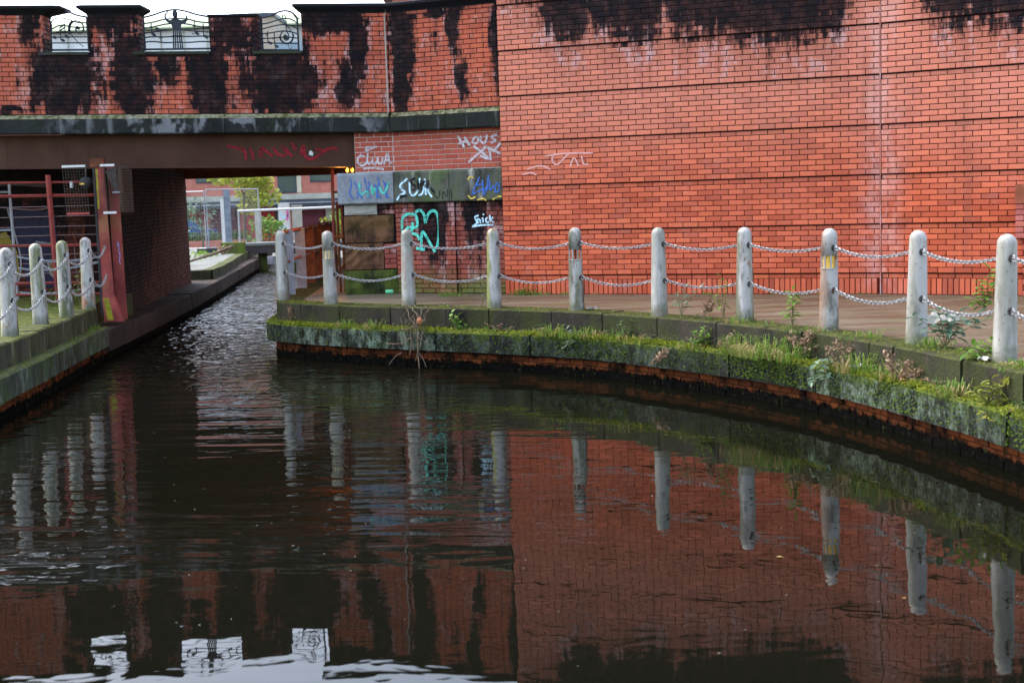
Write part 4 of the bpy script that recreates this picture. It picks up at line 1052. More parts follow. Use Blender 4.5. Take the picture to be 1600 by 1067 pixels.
def draw_right(line, plate, oval, swoop):
    line([(222, 322), (330, 308), (430, 272), (520, 228), (610, 214), (700, 226), (760, 268), (806, 338)], .016, "top_rail")
    line([(222, 838), (808, 846)], .016, "bottom_rail"); line([(222, 320), (224, 840)], .016, "upright"); line([(806, 335), (808, 850)], .016, "upright")
    for pts in ([(222, 425), (320, 415), (430, 380), (560, 340), (680, 340), (750, 370), (806, 420)], [(222, 505), (320, 485), (450, 450), (600, 430), (720, 455), (806, 505)], [(222, 580), (360, 570), (480, 545), (620, 535), (730, 560), (806, 590)], [(222, 655), (420, 650), (620, 632), (806, 656)], [(222, 722), (500, 735), (806, 742)]):
        line(pts, .010, "stave")
    swoop([(640, 640), (610, 600), (578, 620), (590, 690), (650, 680), (668, 620), (630, 540), (560, 540), (512, 620), (545, 715), (640, 745), (720, 690), (730, 600), (690, 520), (640, 455), (585, 380), (565, 300), (590, 262), (625, 320), (625, 450), (628, 560)], 22, 10, "treble_clef")
    swoop([(512, 620), (520, 680), (570, 735), (640, 745), (700, 712), (730, 650), (735, 590)], 24, 24, "clef_curve")
    oval(615, 645, 42, 28, 0, "clef_dot"); swoop([(640, 745), (655, 820), (690, 830), (695, 780)], 9, 6, "clef_tail")
    for hx, hy in ((350, 730), (455, 785)): oval(hx, hy, 36, 24, .45, "note_head")
    line([(315, 720), (318, 540)], .009, "note_stem"); line([(425, 760), (424, 560)], .009, "note_stem")
    for x, y in ((298, 595), (405, 650)): plate([(x - 26, y + 26), (x + 20, y - 26), (x + 16, y + 10)], "note_flag")
    line([(222, 530), (165, 530)], .008, "bracket"); line([(222, 680), (165, 680)], .008, "bracket"); line([(222, 812), (165, 812)], .008, "bracket"); line([(806, 345), (840, 335)], .008, "bracket")
screen(XU(-7.13), XU(-6.53), 4.84, "ironwork panel with a big curled bass clef and notes, leftmost gap of the parapet", 0.00182, 112, 462, draw_left, 0)
screen(XU(-5.66), XU(-4.62), 4.84, "wide ironwork panel with a conductor figure raising his arms between music notes", 0.00181, 930, 458, draw_mid, 0)
screen(XU(-3.80), XU(-3.2), 4.82, "small ironwork panel with a treble clef and notes next to the long capped parapet", 0.00097, 222, 840, draw_right, 0)

# ------------------------------------------------------------------ steel column, cage, fence, ladder
sc = thing("steel_column", "raking red steel column with yellow stripe and black edge standing on the left quay", "column", (-6.3, 21.7, 0.5))
def taper(x0t, x1t, zt, x0b, x1b, zb, y0, y1, name, mat):
    mb = MB(); mb.add([(x0b, y0, zb), (x1b, y0, zb), (x1t, y0, zt), (x0t, y0, zt), (x0b, y1, zb), (x1b, y1, zb), (x1t, y1, zt), (x0t, y1, zt)], [(0, 1, 2, 3), (4, 7, 6, 5), (0, 4, 5, 1), (1, 5, 6, 2), (2, 6, 7, 3), (3, 7, 4, 0)])
    return mb.build(name, mat, sc)
taper(-6.445, -6.315, 2.96, -6.455, -6.27, 0.93, 21.60, 21.62, "front_flange", M_REDFADED)
taper(-6.455, -6.27, 0.928, -6.44, -6.14, 0.52, 21.575, 21.66, "base_gusset", M_REDFADED)
taper(-6.385, -6.370, 2.96, -6.37, -6.355, 0.55, 21.622, 21.855, "web", M_REDPAINT)
taper(-6.33, -6.17, 2.96, -6.33, -6.155, 0.53, 21.857, 21.877, "back_flange", M_REDFADED)
taper(-6.482, -6.448, 2.96, -6.49, -6.458, 0.62, 21.585, 21.625, "black_edge", M_BLACKRUB)
taper(-6.44, -6.405, 2.92, -6.44, -6.412, 2.30, 21.597, 21.599, "yellow_stripe", M_YELLOW)
taper(-6.43, -6.35, 0.90, -6.39, -6.29, 0.55, 21.570, 21.573, "yellow_patch", M_YELLOW)
mb = MB(); mb.box((-6.41, 21.63, 3.02), (0.22, 0.1, 0.13)); mb.build("head_bracket", M_RUST, sc)
FCOL = Face((-6.275, 21.855, 0), (1, 0), (0, -1))
mb = MB()
for q in ([(0.03, 1.70), (0.05, 1.8), (0.06, 1.66), (0.04, 1.62)], [(0.05, 1.58), (0.07, 1.62), (0.06, 1.5), (0.045, 1.46), (0.07, 1.42)]): ribbon(mb, smooth(q), 0.014, FCOL, 0.006)
o = mb.build("graffiti", plain("violet_spray_paint", (0.28, 0.25, 0.5), 0.6), sc); o["label"] = "small violet tag on the red column"

cg = thing("wire_cage", "wire mesh cage fixed round the head of the red steel column", "mesh cage", (-6.45, 21.6, 2.3))
mb = MB()
X0, X1, Y0, Y1, Z0, Z1 = -6.88, -6.02, 21.36, 22.0, 2.24, 2.97
k = 0
while X0 + k * 0.043 <= X1 + .001:
    x = X0 + k * 0.043; k += 1
    if -6.5 < x < -6.3: continue
    mb.tube([(x + .03, Y0, Z0), (x, Y0, Z1)], 0.0036, 3)
for j in range(18):
    z = Z0 + j * 0.043
    mb.tube([(X0, Y0, z), (-6.50, Y0, z)], 0.0036, 3); mb.tube([(-6.3, Y0, z), (X1, Y0, z)], 0.0036, 3); mb.tube([(X1, Y0, z), (X1 + .04, Y1, z)], 0.0036, 3)
for j in range(15): mb.tube([(X1 + .04 * j / 14, Y0 + j * 0.043, Z0), (X1 + .04 * j / 14, Y0 + j * .043, Z1)], 0.0036, 3)
mb.build("mesh_wire", M_WIRE, cg, kind="stuff")
for a, b, mt, nm in (((X0, Y0, Z1), (-6.52, Y0, Z1), M_WHITE, "top_bar"), ((-6.29, Y0, Z1), (X1 - .05, Y0, Z1), M_WHITE, "top_bar"), ((X0 + .03, Y0, Z0), (-6.5, Y0, Z0), M_REDFADED, "bottom_bar"), ((-6.28, Y0, Z0), (X1 - .06, Y0, Z0), M_WHITE, "bottom_bar")):
    mb = MB(); mb.box(((a[0] + b[0]) / 2, a[1] - .01, a[2]), (abs(b[0] - a[0]), 0.02, 0.035)); mb.build(nm, mt, cg)
fl = thing("floodlight", "black floodlight with a yellow label inside the wire cage", "floodlight", (-6.63, 21.7, 2.75))
mb = MB(); mb.lathe([(0.02, -.10), (.085, -.06), (.10, 0.0), (.09, .05), (.05, .08), (.01, .085)], 14, (-6.63, 21.7, 2.72)); mb.build("housing", M_BLACKRUB, fl, smooth=True)
mb = MB(); mb.box((-6.66, 21.585, 2.70), (0.075, 0.01, 0.028)); mb.build("label_plate", M_LAMPPANE, fl)
mb = MB(); mb.tube([(-6.63, 21.7, 2.8), (-6.63, 21.75, 2.98)], 0.015, 6); mb.build("bracket", M_IRON, fl)
mb = MB(); mb.box((-6.80, 21.5, 2.69), (0.05, 0.03, 0.09)); tag(mb.build("white_tag", M_WHITE), "small white plate behind the cage mesh beside the floodlight", "tag plate")
tb = thing("junction_box", "grey slanted metal box inside the right half of the wire cage", "metal box", (-6.15, 21.6, 2.6))
mb = MB(); mb.add([(-6.26, 21.5, 2.88), (-6.10, 21.5, 2.95), (-6.07, 21.5, 2.54), (-6.13, 21.5, 2.56), (-6.26, 21.8, 2.88), (-6.10, 21.8, 2.95), (-6.07, 21.8, 2.54), (-6.13, 21.8, 2.56)], [(0, 3, 2, 1), (4, 5, 6, 7), (0, 1, 5, 4), (1, 2, 6, 5), (2, 3, 7, 6), (3, 0, 4, 7)]); mb.build("casing", M_IRON, tb)
mb = MB(); mb.box((-6.10, 21.49, 2.55), (0.12, 0.02, 0.03)); mb.build("lip", M_GALV, tb)

fe = thing("red_fence", "red steel fence with thin wires closing the dark space under the bridge", "fence", (-7.5, 21.75, ZQ))
YF = 21.9
for z, r_ in ((2.53, .028), (2.74, .018), (1.74, .026), (1.14, .024), (0.96, .024)):
    mb = MB(); mb.tube([(-11, YF, z + .07), (-6.5, YF, z - .01)], r_, 6); mb.build("rail", M_REDPAINT, fe)
for x0, x1 in ((-7.28, -7.25), (-8.9, -8.88)):
    mb = MB(); mb.tube([(x0, YF - .03, 2.86), (x1, YF - .03, 0.84)], 0.045, 6); mb.build("post", M_REDPAINT, fe)
for z in (2.36, 2.20, 2.04, 1.90, 1.60, 1.46, 1.30):
    mb = MB(); mb.tube([(-11, YF, z + .03), (-6.5, YF, z)], 0.007, 4); mb.build("wire", M_DARKWIRE, fe)
for x in (-6.75, -6.95, -8.0):
    mb = MB(); mb.tube([(x, YF + .01, 1.74), (x + .02, YF + .01, 0.96)], 0.006, 4); mb.build("wire", M_DARKWIRE, fe)
la = thing("ladder", "pale metal ladder frame standing behind the red fence at the left edge", "ladder", (-8.2, 22.6, ZQ))
for x in (-8.13, -8.65):
    mb = MB(); mb.tube([(x, 22.5, 2.78), (x + .01, 22.5, 0.85)], 0.024, 6); mb.build("stile", M_GALV, la)
for z in (2.62, 2.0, 1.72, 1.42, 1.12):
    mb = MB(); mb.tube([(-8.66, 22.5, z), (-8.13, 22.5, z)], 0.018, 6); mb.build("rung", M_GALV, la)

# ------------------------------------------------------------------ bollards
HB = 1.074
BPOS = [(-3.53, 21.2), (-2.65, 20.12), (-1.45, 19.40), (-0.224, 18.545), (0.856, 17.714), (1.809, 16.6), (2.677, 15.6), (3.339, 14.32), (3.863, 12.972), (4.173, 11.499), (4.42, 9.75)]
LPOS = [(-5.95, 15.0), (-6.138, 16.662), (-6.276, 18.18), (-6.301, 19.338), (-6.422, 20.763)]
R0, R1 = 0.104, 0.082                           # base and shoulder radius
def rad(z): return R0 + (R1 - R0) * min(1, z / (HB - 0.08))
def dome(z0=HB - 0.082):
    return [(R1 * math.cos(t), z0 + 0.082 * math.sin(t)) for t in [math.pi / 2 * i / 6 for i in range(1, 6)]] + [(0.004, HB)]
def eyelets(root):
    for z in (0.872, 0.43):
        mb = MB()
        mb.lathe([(0.034, 0), (0.034, 0.012), (0.02, 0.014)], 12)
        Mx = Matrix.Translation((rad(z) - 0.004, 0, z)) @ Matrix.Rotation(math.pi / 2, 4, 'Y')
        mb.v = [tuple(Mx @ Vector(v)) for v in mb.v]
        o = mb.build("eyelet", M_IRON, None); o.parent = root
        mb = MB(); mb.tube([(rad(z) + 0.004 + .026 + .026 * math.cos(t), 0, z + .026 * math.sin(t)) for t in [2 * math.pi * i / 10 for i in range(10)]], 0.008, 5, closed=True)
        q = mb.build("ring", M_CHAIN, None); q.parent = o
def bollard_plain(loc, rz, mat, label, group):
    root = thing("bollard", label, "bollard", loc, group, rz)
    mb = MB(); mb.lathe([(R0 + .004, -0.03), (R0 + .003, 0.0), (R0, 0.02), (rad(0.45), 0.45), (R1, HB - 0.082)] + dome(), 20)
    o = mb.build("body", mat, None, smooth=True); o.parent = root
    eyelets(root); return root
def bollard_lamp(loc, rz, mat, pane, label, group):
    root = thing("bollard", label, "bollard", loc, group, rz)
    za, zb = 0.66, 0.79
    mb = MB(); mb.lathe([(R0 + .004, -0.03), (R0 + .003, 0.0), (R0, 0.02), (rad(za), za - 0.012), (rad(za) + .006, za - 0.01), (rad(za) + .006, za), (rad(za) - 0.02, za + 0.002)], 20); o = mb.build("body", mat, None, smooth=False); o.parent = root
    mb = MB(); mb.lathe([(rad(zb) - 0.02, zb - 0.002), (rad(zb), zb), (R1, HB - 0.082)] + dome(), 20); o = mb.build("cap", mat, None, smooth=True); o.parent = root
    for k in range(8):
        t = 2 * math.pi * (k + .5) / 8; mb = MB()
        mb.box(((rad(za) - .008) * math.cos(t), (rad(za) - .008) * math.sin(t), (za + zb) / 2), (0.014, 0.017, zb - za + .004), t); o = mb.build("lamp_bar", mat, None); o.parent = root
    if pane is not None:
        mb = MB(); mb.lathe([(0.066, za), (0.066, zb)], 16); o = mb.build("lamp_pane", pane, None, smooth=False); o.parent = root
    else:
        mb = MB(); mb.tube([(0, 0, za), (0.0, 0, zb)], 0.012, 6); o = mb.build("lamp_stem", M_RUST, None); o.parent = root
    eyelets(root); return root
GR = "grey bollards along the right quay"
BL = [("plain", M_BOLL, "pale grey bollard on the nose of the quay, first in the right row"),
      ("lamp", M_BOLL, "grey bollard with cream lamp panes near the rusty railing, second in the right row"),
      ("plain", M_BOLL, "clean pale bollard in front of the teal graffiti"),
      ("plain", M_BOLL_G, "bollard with a green streaked left side in front of the abutment's right end"),
      ("open", M_BOLL_D, "dirty bollard with empty lamp openings showing the wall behind"),
      ("plain", M_BOLL, "grey speckled bollard between the empty-lamp bollard and the rust-patched one"),
      ("plain", M_BOLL_D, "bollard with dark peeling streaks and a rust patch at its foot"),
      ("lampy", M_BOLL_R, "rust-stained bollard with bright yellow lamp panes"),
      ("plain", M_BOLL, "grey bollard beside the leafy blue-green weed"),
      ("plain", M_BOLL, "largest bollard with two green streaks at the right edge of the view")]
def ang(i, P): 
    a, b = P[i], P[i + 1]; return math.atan2(b[1] - a[1], b[0] - a[0])
protos = {}
for i, (kind, mat, lab) in enumerate(BL):
    loc = (*BPOS[i], ZQ); rz = ang(i, BPOS); key = (kind, mat.name)
    if key in protos: copy_thing(protos[key], loc, rz, lab)
    elif kind == "plain": protos[key] = bollard_plain(loc, rz, mat, lab, GR)
    else: protos[key] = bollard_lamp(loc, rz, mat, {"lamp": M_LAMPCREAM, "lampy": M_LAMPPANE, "open": None}[kind], lab, GR)
copy_thing(protos[("plain", M_BOLL.name)], (-3.62, 21.75, ZQ), R(100), "pale bollard half hidden behind the first bollard of the right row")
copy_thing(protos[("plain", M_BOLL.name)], (*BPOS[10], ZQ), R(-80), "pale bollard next after the green-streaked one, past the right edge of the view")
lp = None
for i, lab in ((1, "pale mossy bollard at the left edge of the view, nearest on the left quay"), (2, "bollard with a broad brown rust stain, second nearest on the left quay"), (3, "green-streaked bollard with brown flakes at its foot, third on the left quay"), (4, "pale bollard with a small black mark, beside the red steel column")):
    d = Vector((LPOS[i - 1][0] - LPOS[i][0], LPOS[i - 1][1] - LPOS[i][1])); rz = math.atan2(d.y, d.x)
    # the eyelets seen on the left bank face the water side a little
    if lp is None: lp = bollard_plain((*LPOS[i], ZQ), rz + R(48), M_BOLL_L, lab, "bollards along the left quay")
    else: copy_thing(lp, (*LPOS[i], ZQ), rz + R(48), lab)

copy_thing(lp, (*LPOS[0], ZQ), R(-40), "mossy bollard past the left edge of the view on the left quay")
_rt = random.Random(12)                        # old posts: none stands quite plumb
for o in list(COL.objects):
    if o.get("category") == "bollard": o.rotation_euler = (_rt.uniform(-.014, .014), _rt.uniform(-.014, .014), o.rotation_euler[2])
# ------------------------------------------------------------------ chains of real links
def chain(a, b, sag, label, group, mat=M_CHAIN, link_len=0.050, wire=0.0060):
    a, b = Vector(a), Vector(b)
    root = thing("chain", label, "chain", a, group)
    pts = [a.lerp(b, t / 60) - ZUP * (4 * sag * (t / 60) * (1 - t / 60)) for t in range(61)]
    seg = [0.0]
    for p, q in zip(pts, pts[1:]): seg.append(seg[-1] + (q - p).length)
    total = seg[-1]; n = max(3, int(total / (link_len * 0.74)))
    def at(s):
        for i in range(60):
            if seg[i + 1] >= s: return pts[i].lerp(pts[i + 1], (s - seg[i]) / max(1e-9, seg[i + 1] - seg[i]))
        return pts[-1]
    mb = MB()
    for k in range(n):
        s0, s1 = total * k / n, total * (k + 1) / n
        c = at((s0 + s1) / 2); d = (at(s1) - at(s0)).normalized()
        side = d.cross(ZUP).normalized(); upv = side.cross(d).normalized()
        tw = math.pi / 4 + (math.pi / 2 if k % 2 else 0) + random.uniform(-.2, .2)
        w = side * math.cos(tw) + upv * math.sin(tw)
        hl, hw = link_len * 0.5, 0.0155
        path = [c + d * (hl * x) + w * (hw * y) for x, y in ((-1, 0), (-.7, .85), (0, 1), (.7, .85), (1, 0), (.7, -.85), (0, -1), (-.7, -.85))]
        mb.tube(path, wire, 4, closed=True)
    mb.build("link", mat, root, smooth=False, kind="stuff")
    return root
ordn = ["first", "second", "third", "fourth", "fifth", "sixth", "seventh", "eighth", "ninth", "tenth"]
def off(P, i, z, fwd):
    j = i + 1 if fwd else i - 1
    d = Vector((P[j][0] - P[i][0], P[j][1] - P[i][1], 0)).normalized()
    return Vector((P[i][0], P[i][1], ZQ + z)) + d * (rad(z) + (0.05 if fwd else -0.004))
for i in range(10):
    for z, nm, sg in ((0.872, "upper", 0.062), (0.43, "lower", 0.075)):
        e = "between the %s and %s bollard of the right row" % (ordn[i], ordn[i + 1]) if i < 9 else "from the largest right bollard out past the right edge"
        chain(off(BPOS, i, z, True), off(BPOS, i + 1, z, False), sg * random.uniform(0.85, 1.2) * (1.25 if i > 7 and nm == "lower" else 1), "%s silver chain hanging %s" % (nm, e), "chains between the right bollards")
for i in range(0, 4):
    for z, nm in ((0.872, "upper"), (0.43, "lower")):
        A, B = Vector((*LPOS[i], 0)), Vector((*LPOS[i + 1], 0)); d = (A - B).normalized()
        rot = Matrix.Rotation(R(48), 3, 'Z'); e = rot @ d
        pb = B + e * (rad(z) + .05) + ZUP * (ZQ + z); pa = A - d * (rad(z) - .01) + ZUP * (ZQ + z - .02)
        who = ("running off the left edge from the nearest left bollard", "between the nearest and second left bollard", "between the second and third left bollard", "between the third left bollard and the one by the red column")[i]
        chain(pb, pa, 0.17, "%s pale chain %s" % (nm, who), "chains between the left bollards")
for z, nm in ((0.872, "upper"), (0.43, "lower")):
    chain((-6.34, 20.80, ZQ + z - .02), (-6.36, 21.58, ZQ + z + .03), 0.13, "short %s chain from the last left bollard to the red column" % nm, "chains between the left bollards")
for z0, z1, lab in ((0.60, 0.66, "slack chain looped low along the foot of the red fence"), (0.78, 0.74, "slack chain strung along the red fence above the low one"), (0.22, 0.3, "lowest slack chain trailing along the red fence foot")):
    chain((-7.75, 21.6, ZQ + z0), (-6.5, 21.72, ZQ + z1), 0.07, lab, "slack chains on the red fence", M_GALV)

# ------------------------------------------------------------------ railing and gate frame beside the abutment
cr = thing("canal_railing", "rusty flat-bar railing running back along the canal under the bridge", "railing", (-3.6, 24, ZQ))
def rp(y): return -3.58 - (y - 21.7) * 0.028
PY = [22.3, 23.9, 25.3, 26.7, 28.1, 29.6]
for k, y in enumerate(PY):
    mb = MB(); mb.box((rp(y), y, ZQ + 0.52), (0.17 if k < 2 else 0.16, 0.03, 1.06)); mb.build("post", M_GREYPOST if k < 2 else M_RUST, cr)
mb = MB(); mb.tube([(rp(21.8), 21.8, ZQ + 1.03), (rp(30.2), 30.2, ZQ + 1.03)], 0.03, 6); mb.build("hand_rail", M_RUST, cr)
mb = MB(); mb.tube([(rp(21.8), 21.8, ZQ + 0.55), (rp(30.2), 30.2, ZQ + 0.55)], 0.025, 6); mb.build("mid_rail", M_RUST, cr)
gf = thing("gate_frame", "slim red steel gate frame closing the gap beside the sandstone blocks", "gate frame", (-2.9, 22.9, ZQ))
mb = MB(); mb.tube([(-2.90, 22.6, ZQ - .02), (-2.86, 22.6, 2.83)], 0.028, 6); mb.build("post", M_REDFADED, gf)
for z in (1.72, 2.45):
    mb = MB(); mb.tube([(-2.88, 22.6, z), (-2.55, 22.45, z + .0)], 0.02, 6); mb.build("rail", M_RUST, gf)
for k in range(4):
    mb = MB(); x = -2.80 + k * 0.075; mb.tube([(x, 22.57, ZQ), (x, 22.57, 2.3 - .1 * (k % 2))], 0.024, 5); mb.build("bar", M_RUST, gf)
mb = MB(); mb.tube([(-2.88, 22.6, 1.0), (-2.6, 22.5, 1.5)], 0.018, 5); mb.build("brace", M_RUST, gf)
# the lit bulkhead lamp under the deck by the abutment
bl = thing("bulkhead_lamp", "lit orange lamps behind a broken guard under the girder's right end", "lamp", (-2.55, 22.5, 2.85))
tm = NT("lit_lamp_glass"); M_LIT = tm.done((0.8, 0.35, 0.05), 0.3, Emission_Color=(1.0, 0.33, 0.03, 1), Emission_Strength=2.5)
for x, z in ((-2.60, 2.80), (-2.52, 2.80), (-2.50, 2.90)):
    mb = MB(); mb.lathe([(0.005, -.035), (.02, -.015), (.024, 0), (.015, .02), (.004, .04)], 10, (x, 22.5, z)); mb.build("bulb", M_LIT, bl, smooth=True)
for k in range(5):
    mb = MB(); mb.tube([(-2.68 + k * .05, 22.44, 2.75), (-2.66 + k * .05, 22.42, 2.86), (-2.60 + k * .04, 22.46, 2.93)], 0.008, 4); mb.build("guard_bar", M_IRON, bl)
mb = MB(); mb.box((-2.5, 22.56, 2.85), (0.3, 0.02, 0.18)); mb.build("back_plate", M_IRON, bl)
pl = bpy.data.lights.new("lamp_glow", 'POINT'); pl.energy = 26; pl.color = (1.0, 0.36, 0.06); pl.shadow_soft_size = 0.08
plo = bpy.data.objects.new("lamp_glow", pl); COL.objects.link(plo); plo.location = (-2.75, 23.0, 2.8); plo.parent = bl; plo.matrix_parent_inverse = bl.matrix_world.inverted()

# ------------------------------------------------------------------ beyond the tunnel
M_FARBRICK = plain("far_brick", (0.36, 0.135, 0.10), 0.85, 0.12, 3)
M_FARRED = plain("red_door_paint", (0.34, 0.03, 0.035), 0.6, 0.12, 2)
M_FARMAROON = plain("maroon_shopfront", (0.10, 0.022, 0.034), 0.6, 0.2, 2)
M_GLASS = NT("dark_window_glass").done((0.05, 0.075, 0.07), 0.08, spec=0.6)
M_CREAM = plain("cream_trim", (0.42, 0.38, 0.29), 0.7, 0.08, 2)
M_CANOPY = plain("blue_grey_canopy", (0.04, 0.052, 0.07), 0.4, 0.2, 2)
M_PALEBAND = plain("pale_string_band", (0.34, 0.35, 0.29), 0.7, 0.15, 2)
YB = 70.0
fbd = thing("brick_building", "long pink brick building with red shopfronts and a dark canopy beyond the tunnel", "building", (-13, YB, 0.12))
def fb(nm, x0, x1, z0, z1, y0, y1, mat):
    mb = MB(); mb.box(((x0 + x1) / 2, (y0 + y1) / 2, (z0 + z1) / 2), (x1 - x0, y1 - y0, z1 - z0)); return mb.build(nm, mat, fbd)
fb("wall", -30, 4, 2.3, 7.6, YB, YB + 8, M_FARBRICK)
fb("wall", -30, 4, 0.1, 2.3, YB + 0.3, YB + 8, M_FARBRICK)
fb("roof", -30.4, 4.4, 7.6, 7.9, YB - 0.3, YB + 8.3, M_CANOPY)
fb("canopy", -30, 4, 2.0, 2.32, YB - 1.1, YB + 0.3, M_CANOPY)
fb("canopy_edge", -30, 4, 2.14, 2.2, YB - 1.14, YB - 1.1, M_GALV)
fb("string_band", -30, 4, 2.34, 2.62, YB - 0.5, YB - 0.003, M_PALEBAND)
for x0, x1, z0, z1 in ((-11.65, -10.7, 2.68, 4.4), (-10.0, -8.85, 3.18, 4.4), (-15.8, -14.6, 3.3, 4.6), (-20, -18.8, 3.2, 4.6), (-6.5, -5.4, 3.2, 4.6)):
    w = fb("window", x0, x1, z0, z1, YB - 0.05, YB + 0.05, M_CANOPY)
    mb = MB(); mb.box(((x0 + x1) / 2, YB - 0.06, (z0 + z1) / 2), (x1 - x0 - .14, 0.02, z1 - z0 - .14)); mb.build("pane", M_GLASS, w)
    mb = MB(); mb.box(((x0 + x1) / 2, YB - 0.08, (z0 + z1) / 2), (x1 - x0, 0.03, 0.05)); mb.build("glazing_bar", M_CANOPY, w)
fb("window_reveal", -10.68, -10.45, 2.66, 4.4, YB - 0.06, YB + 0.02, M_CREAM)
for x0, x1, mt, nm in ((-16.7, -16.35, M_FARRED, "door"), (-16.25, -15.9, M_FARBRICK, "pilaster"), (-15.6, -15.2, M_FARRED, "door"), (-15.15, -13.9, M_FARMAROON, "shopfront"), (-13.8, -13.5, M_FARBRICK, "pilaster"), (-13.45, -11.9, M_FARRED, "door"), (-11.85, -11.55, M_GLASS, "window"), (-11.5, -10.9, M_FARBRICK, "pilaster"), (-10.7, -9.4, M_FARMAROON, "shopfront"), (-9.3, -8.9, M_PALEBAND, "pilaster"), (-8.8, -6.5, M_FARMAROON, "shopfront")):
    fb(nm, x0, x1, 0.12, 2.0, YB + 0.10, YB + 0.29, mt)
fb("sign", -12.78, -12.5, 1.25, 1.55, YB + 0.05, YB + 0.09, M_WHITE)
fc = thing("graffiti_pillar", "white pillar with blue and pink graffiti in front of the far shopfronts", "pillar", (-10.75, 66, 0.12))
mb = MB(); mb.box((-10.75, 66, 1.15), (0.5, 0.4, 2.1)); mb.build("shaft", M_WHITE, fc)
FFC = Face((-11.0, 65.79, 0), (1, 0), (0, -1))
for st_ in ([(0, 0), (2, 3), (4, 1)], [(1, 6), (3, 8), (2, 12)]): paint(FFC, [st_], 0.09, P_LBLUE, fc, 0.08, 1.7, 0.09, 0.09)
paint(FFC, [[(4, 0), (4.6, 3), (3.8, 6)]], 0.12, plain("pink_spray_paint", (0.5, 0.12, 0.3)), fc, 0.05, 1.9, 0.09, 0.09)
gwl = thing("planter_wall", "low orange-brown garden wall in front of the far shopfronts", "low wall", (-12, 63, 0.12))
mb = MB(); mb.box((-14.6, 63, 0.32), (5.0, 0.3, 0.5)); mb.build("wall", M_FARBRICK, gwl)
mb = MB(); mb.box((-9.5, 62.6, 0.32), (4.6, 0.3, 0.55)); mb.build("wall", plain("orange_brick", (0.2, 0.1, 0.05), 0.85, 0.2, 4), gwl)
car = thing("parked_car", "blue car parked in front of the far shopfronts, half hidden by a hedge", "car", (-16.3, 66.5, 0.12))
M_CARB = plain("blue_car_paint", (0.03, 0.08, 0.20), 0.25, 0.1, 1)
mb = MB()
mb.extrude([(-2.1, .35), (-2.1, .75), (-1.9, .88), (-1.1, .95), (-.5, 1.36), (.7, 1.38), (1.35, .98), (2.0, .9), (2.1, .6), (2.1, .35)], (-16.3, 65.7, 0.12), (-16.3, 67.3, 0.12), (0, 0, 1), (1, 0, 0)); mb.build("body", M_CARB, car)
mb = MB(); mb.extrude([(-1.0, .96), (-.48, 1.30), (.66, 1.31), (1.2, .98)], (-16.3, 65.69, 0.12), (-16.3, 65.66, 0.12), (0, 0, 1), (1, 0, 0)); mb.build("side_window", M_GLASS, car)
for dx in (-1.3, 1.3):
    mb = MB(); mb.lathe([(.32, -.1), (.32, .1)], 14); Mx = Matrix.Translation((-16.3 + dx, 65.72, 0.44)) @ Matrix.Rotation(math.pi / 2, 4, 'X'); mb.v = [tuple(Mx @ Vector(v)) for v in mb.v]; mb.build("wheel", M_BLACKRUB, car)

# footbridge at the lock, its white rail, posts and fence panels
fbr = thing("lock_footbridge", "grey lock footbridge crossing the canal beyond the tunnel", "footbridge", (-6.5, 46, 0.9))
mb = MB(); mb.box((-6.4, 46.3, 0.90), (5.4, 1.0, 0.08)); mb.build("deck", M_FARPAVE, fbr)
mb = MB(); mb.box((-6.4, 45.9, 0.72), (5.4, 0.12, 0.26)); mb.build("beam", M_IRON, fbr)
for x in (-8.3, -7.2, -5.9):
    mb = MB(); mb.box((x, 46.2, 0.3), (0.3, 0.3, 1.0)); mb.build("pile", M_MOSSBLOCK, fbr)
mb = MB(); mb.box((-7.3, 44.9, 0.42), (1.7, 0.22, 0.26), R(60)); mb.build("fender_beam", M_GREYPOST, fbr)
mb = MB(); mb.tube([(-9.0, 45.8, 2.02), (-5.75, 45.8, 2.05)], 0.04, 8); mb.build("hand_rail", M_WHITE, fbr)
for x in (-8.98, -5.8):
    mb = MB(); mb.tube([(x, 45.8, 0.8), (x, 45.8, 2.03)], 0.032, 8); mb.build("rail_post", M_GALV, fbr)
mbk = thing("mossy_block", "yellow-green mossy stone block at the end of the far pavement", "stone block", (-8.9, 44.5, 0.74))
rough_block(Face((-9.35, 44.4, 0), (1, 0), (0, -1)), 0, 0.75, 0.3, 1.02, 0, stone_mat("yellow_moss_stone", (0.14, 0.14, 0.05), (0.09, 0.1, 0.03), moss_top=1, green=0.9, soot=0.2), 9, mbk)
def post(x, y, z0, z1, w, mat, lab, nm="post", cat="post"):
    t = thing(nm, lab, cat, (x, y, z0)); mb = MB(); mb.box((x, y, (z0 + z1) / 2), (w, w * .6, z1 - z0)); mb.build("shaft", mat, t)
    mb = MB(); mb.box((x, y, z1 + .02), (w * 1.1, w * .7, 0.04)); mb.build("top_plate", mat, t)
post(-10.0, 49, 0.74, 2.75, 0.22, plain("blue_grey_box_post", (0.11, 0.145, 0.19), 0.5), "tall blue-grey box post behind the wire fence panels")
post(-10.4, 50.2, 0.74, 2.4, 0.16, M_WHITE, "slim white post with graffiti left of the blue-grey box post")
post(-9.2, 50.5, 0.74, 1.95, 0.22, M_PALEBAND, "pale square post right of the wire fence panels")
post(-7.8, 50.8, 0.8, 2.1, 0.34, M_PALEBAND, "pale broad gate post behind the white rail")
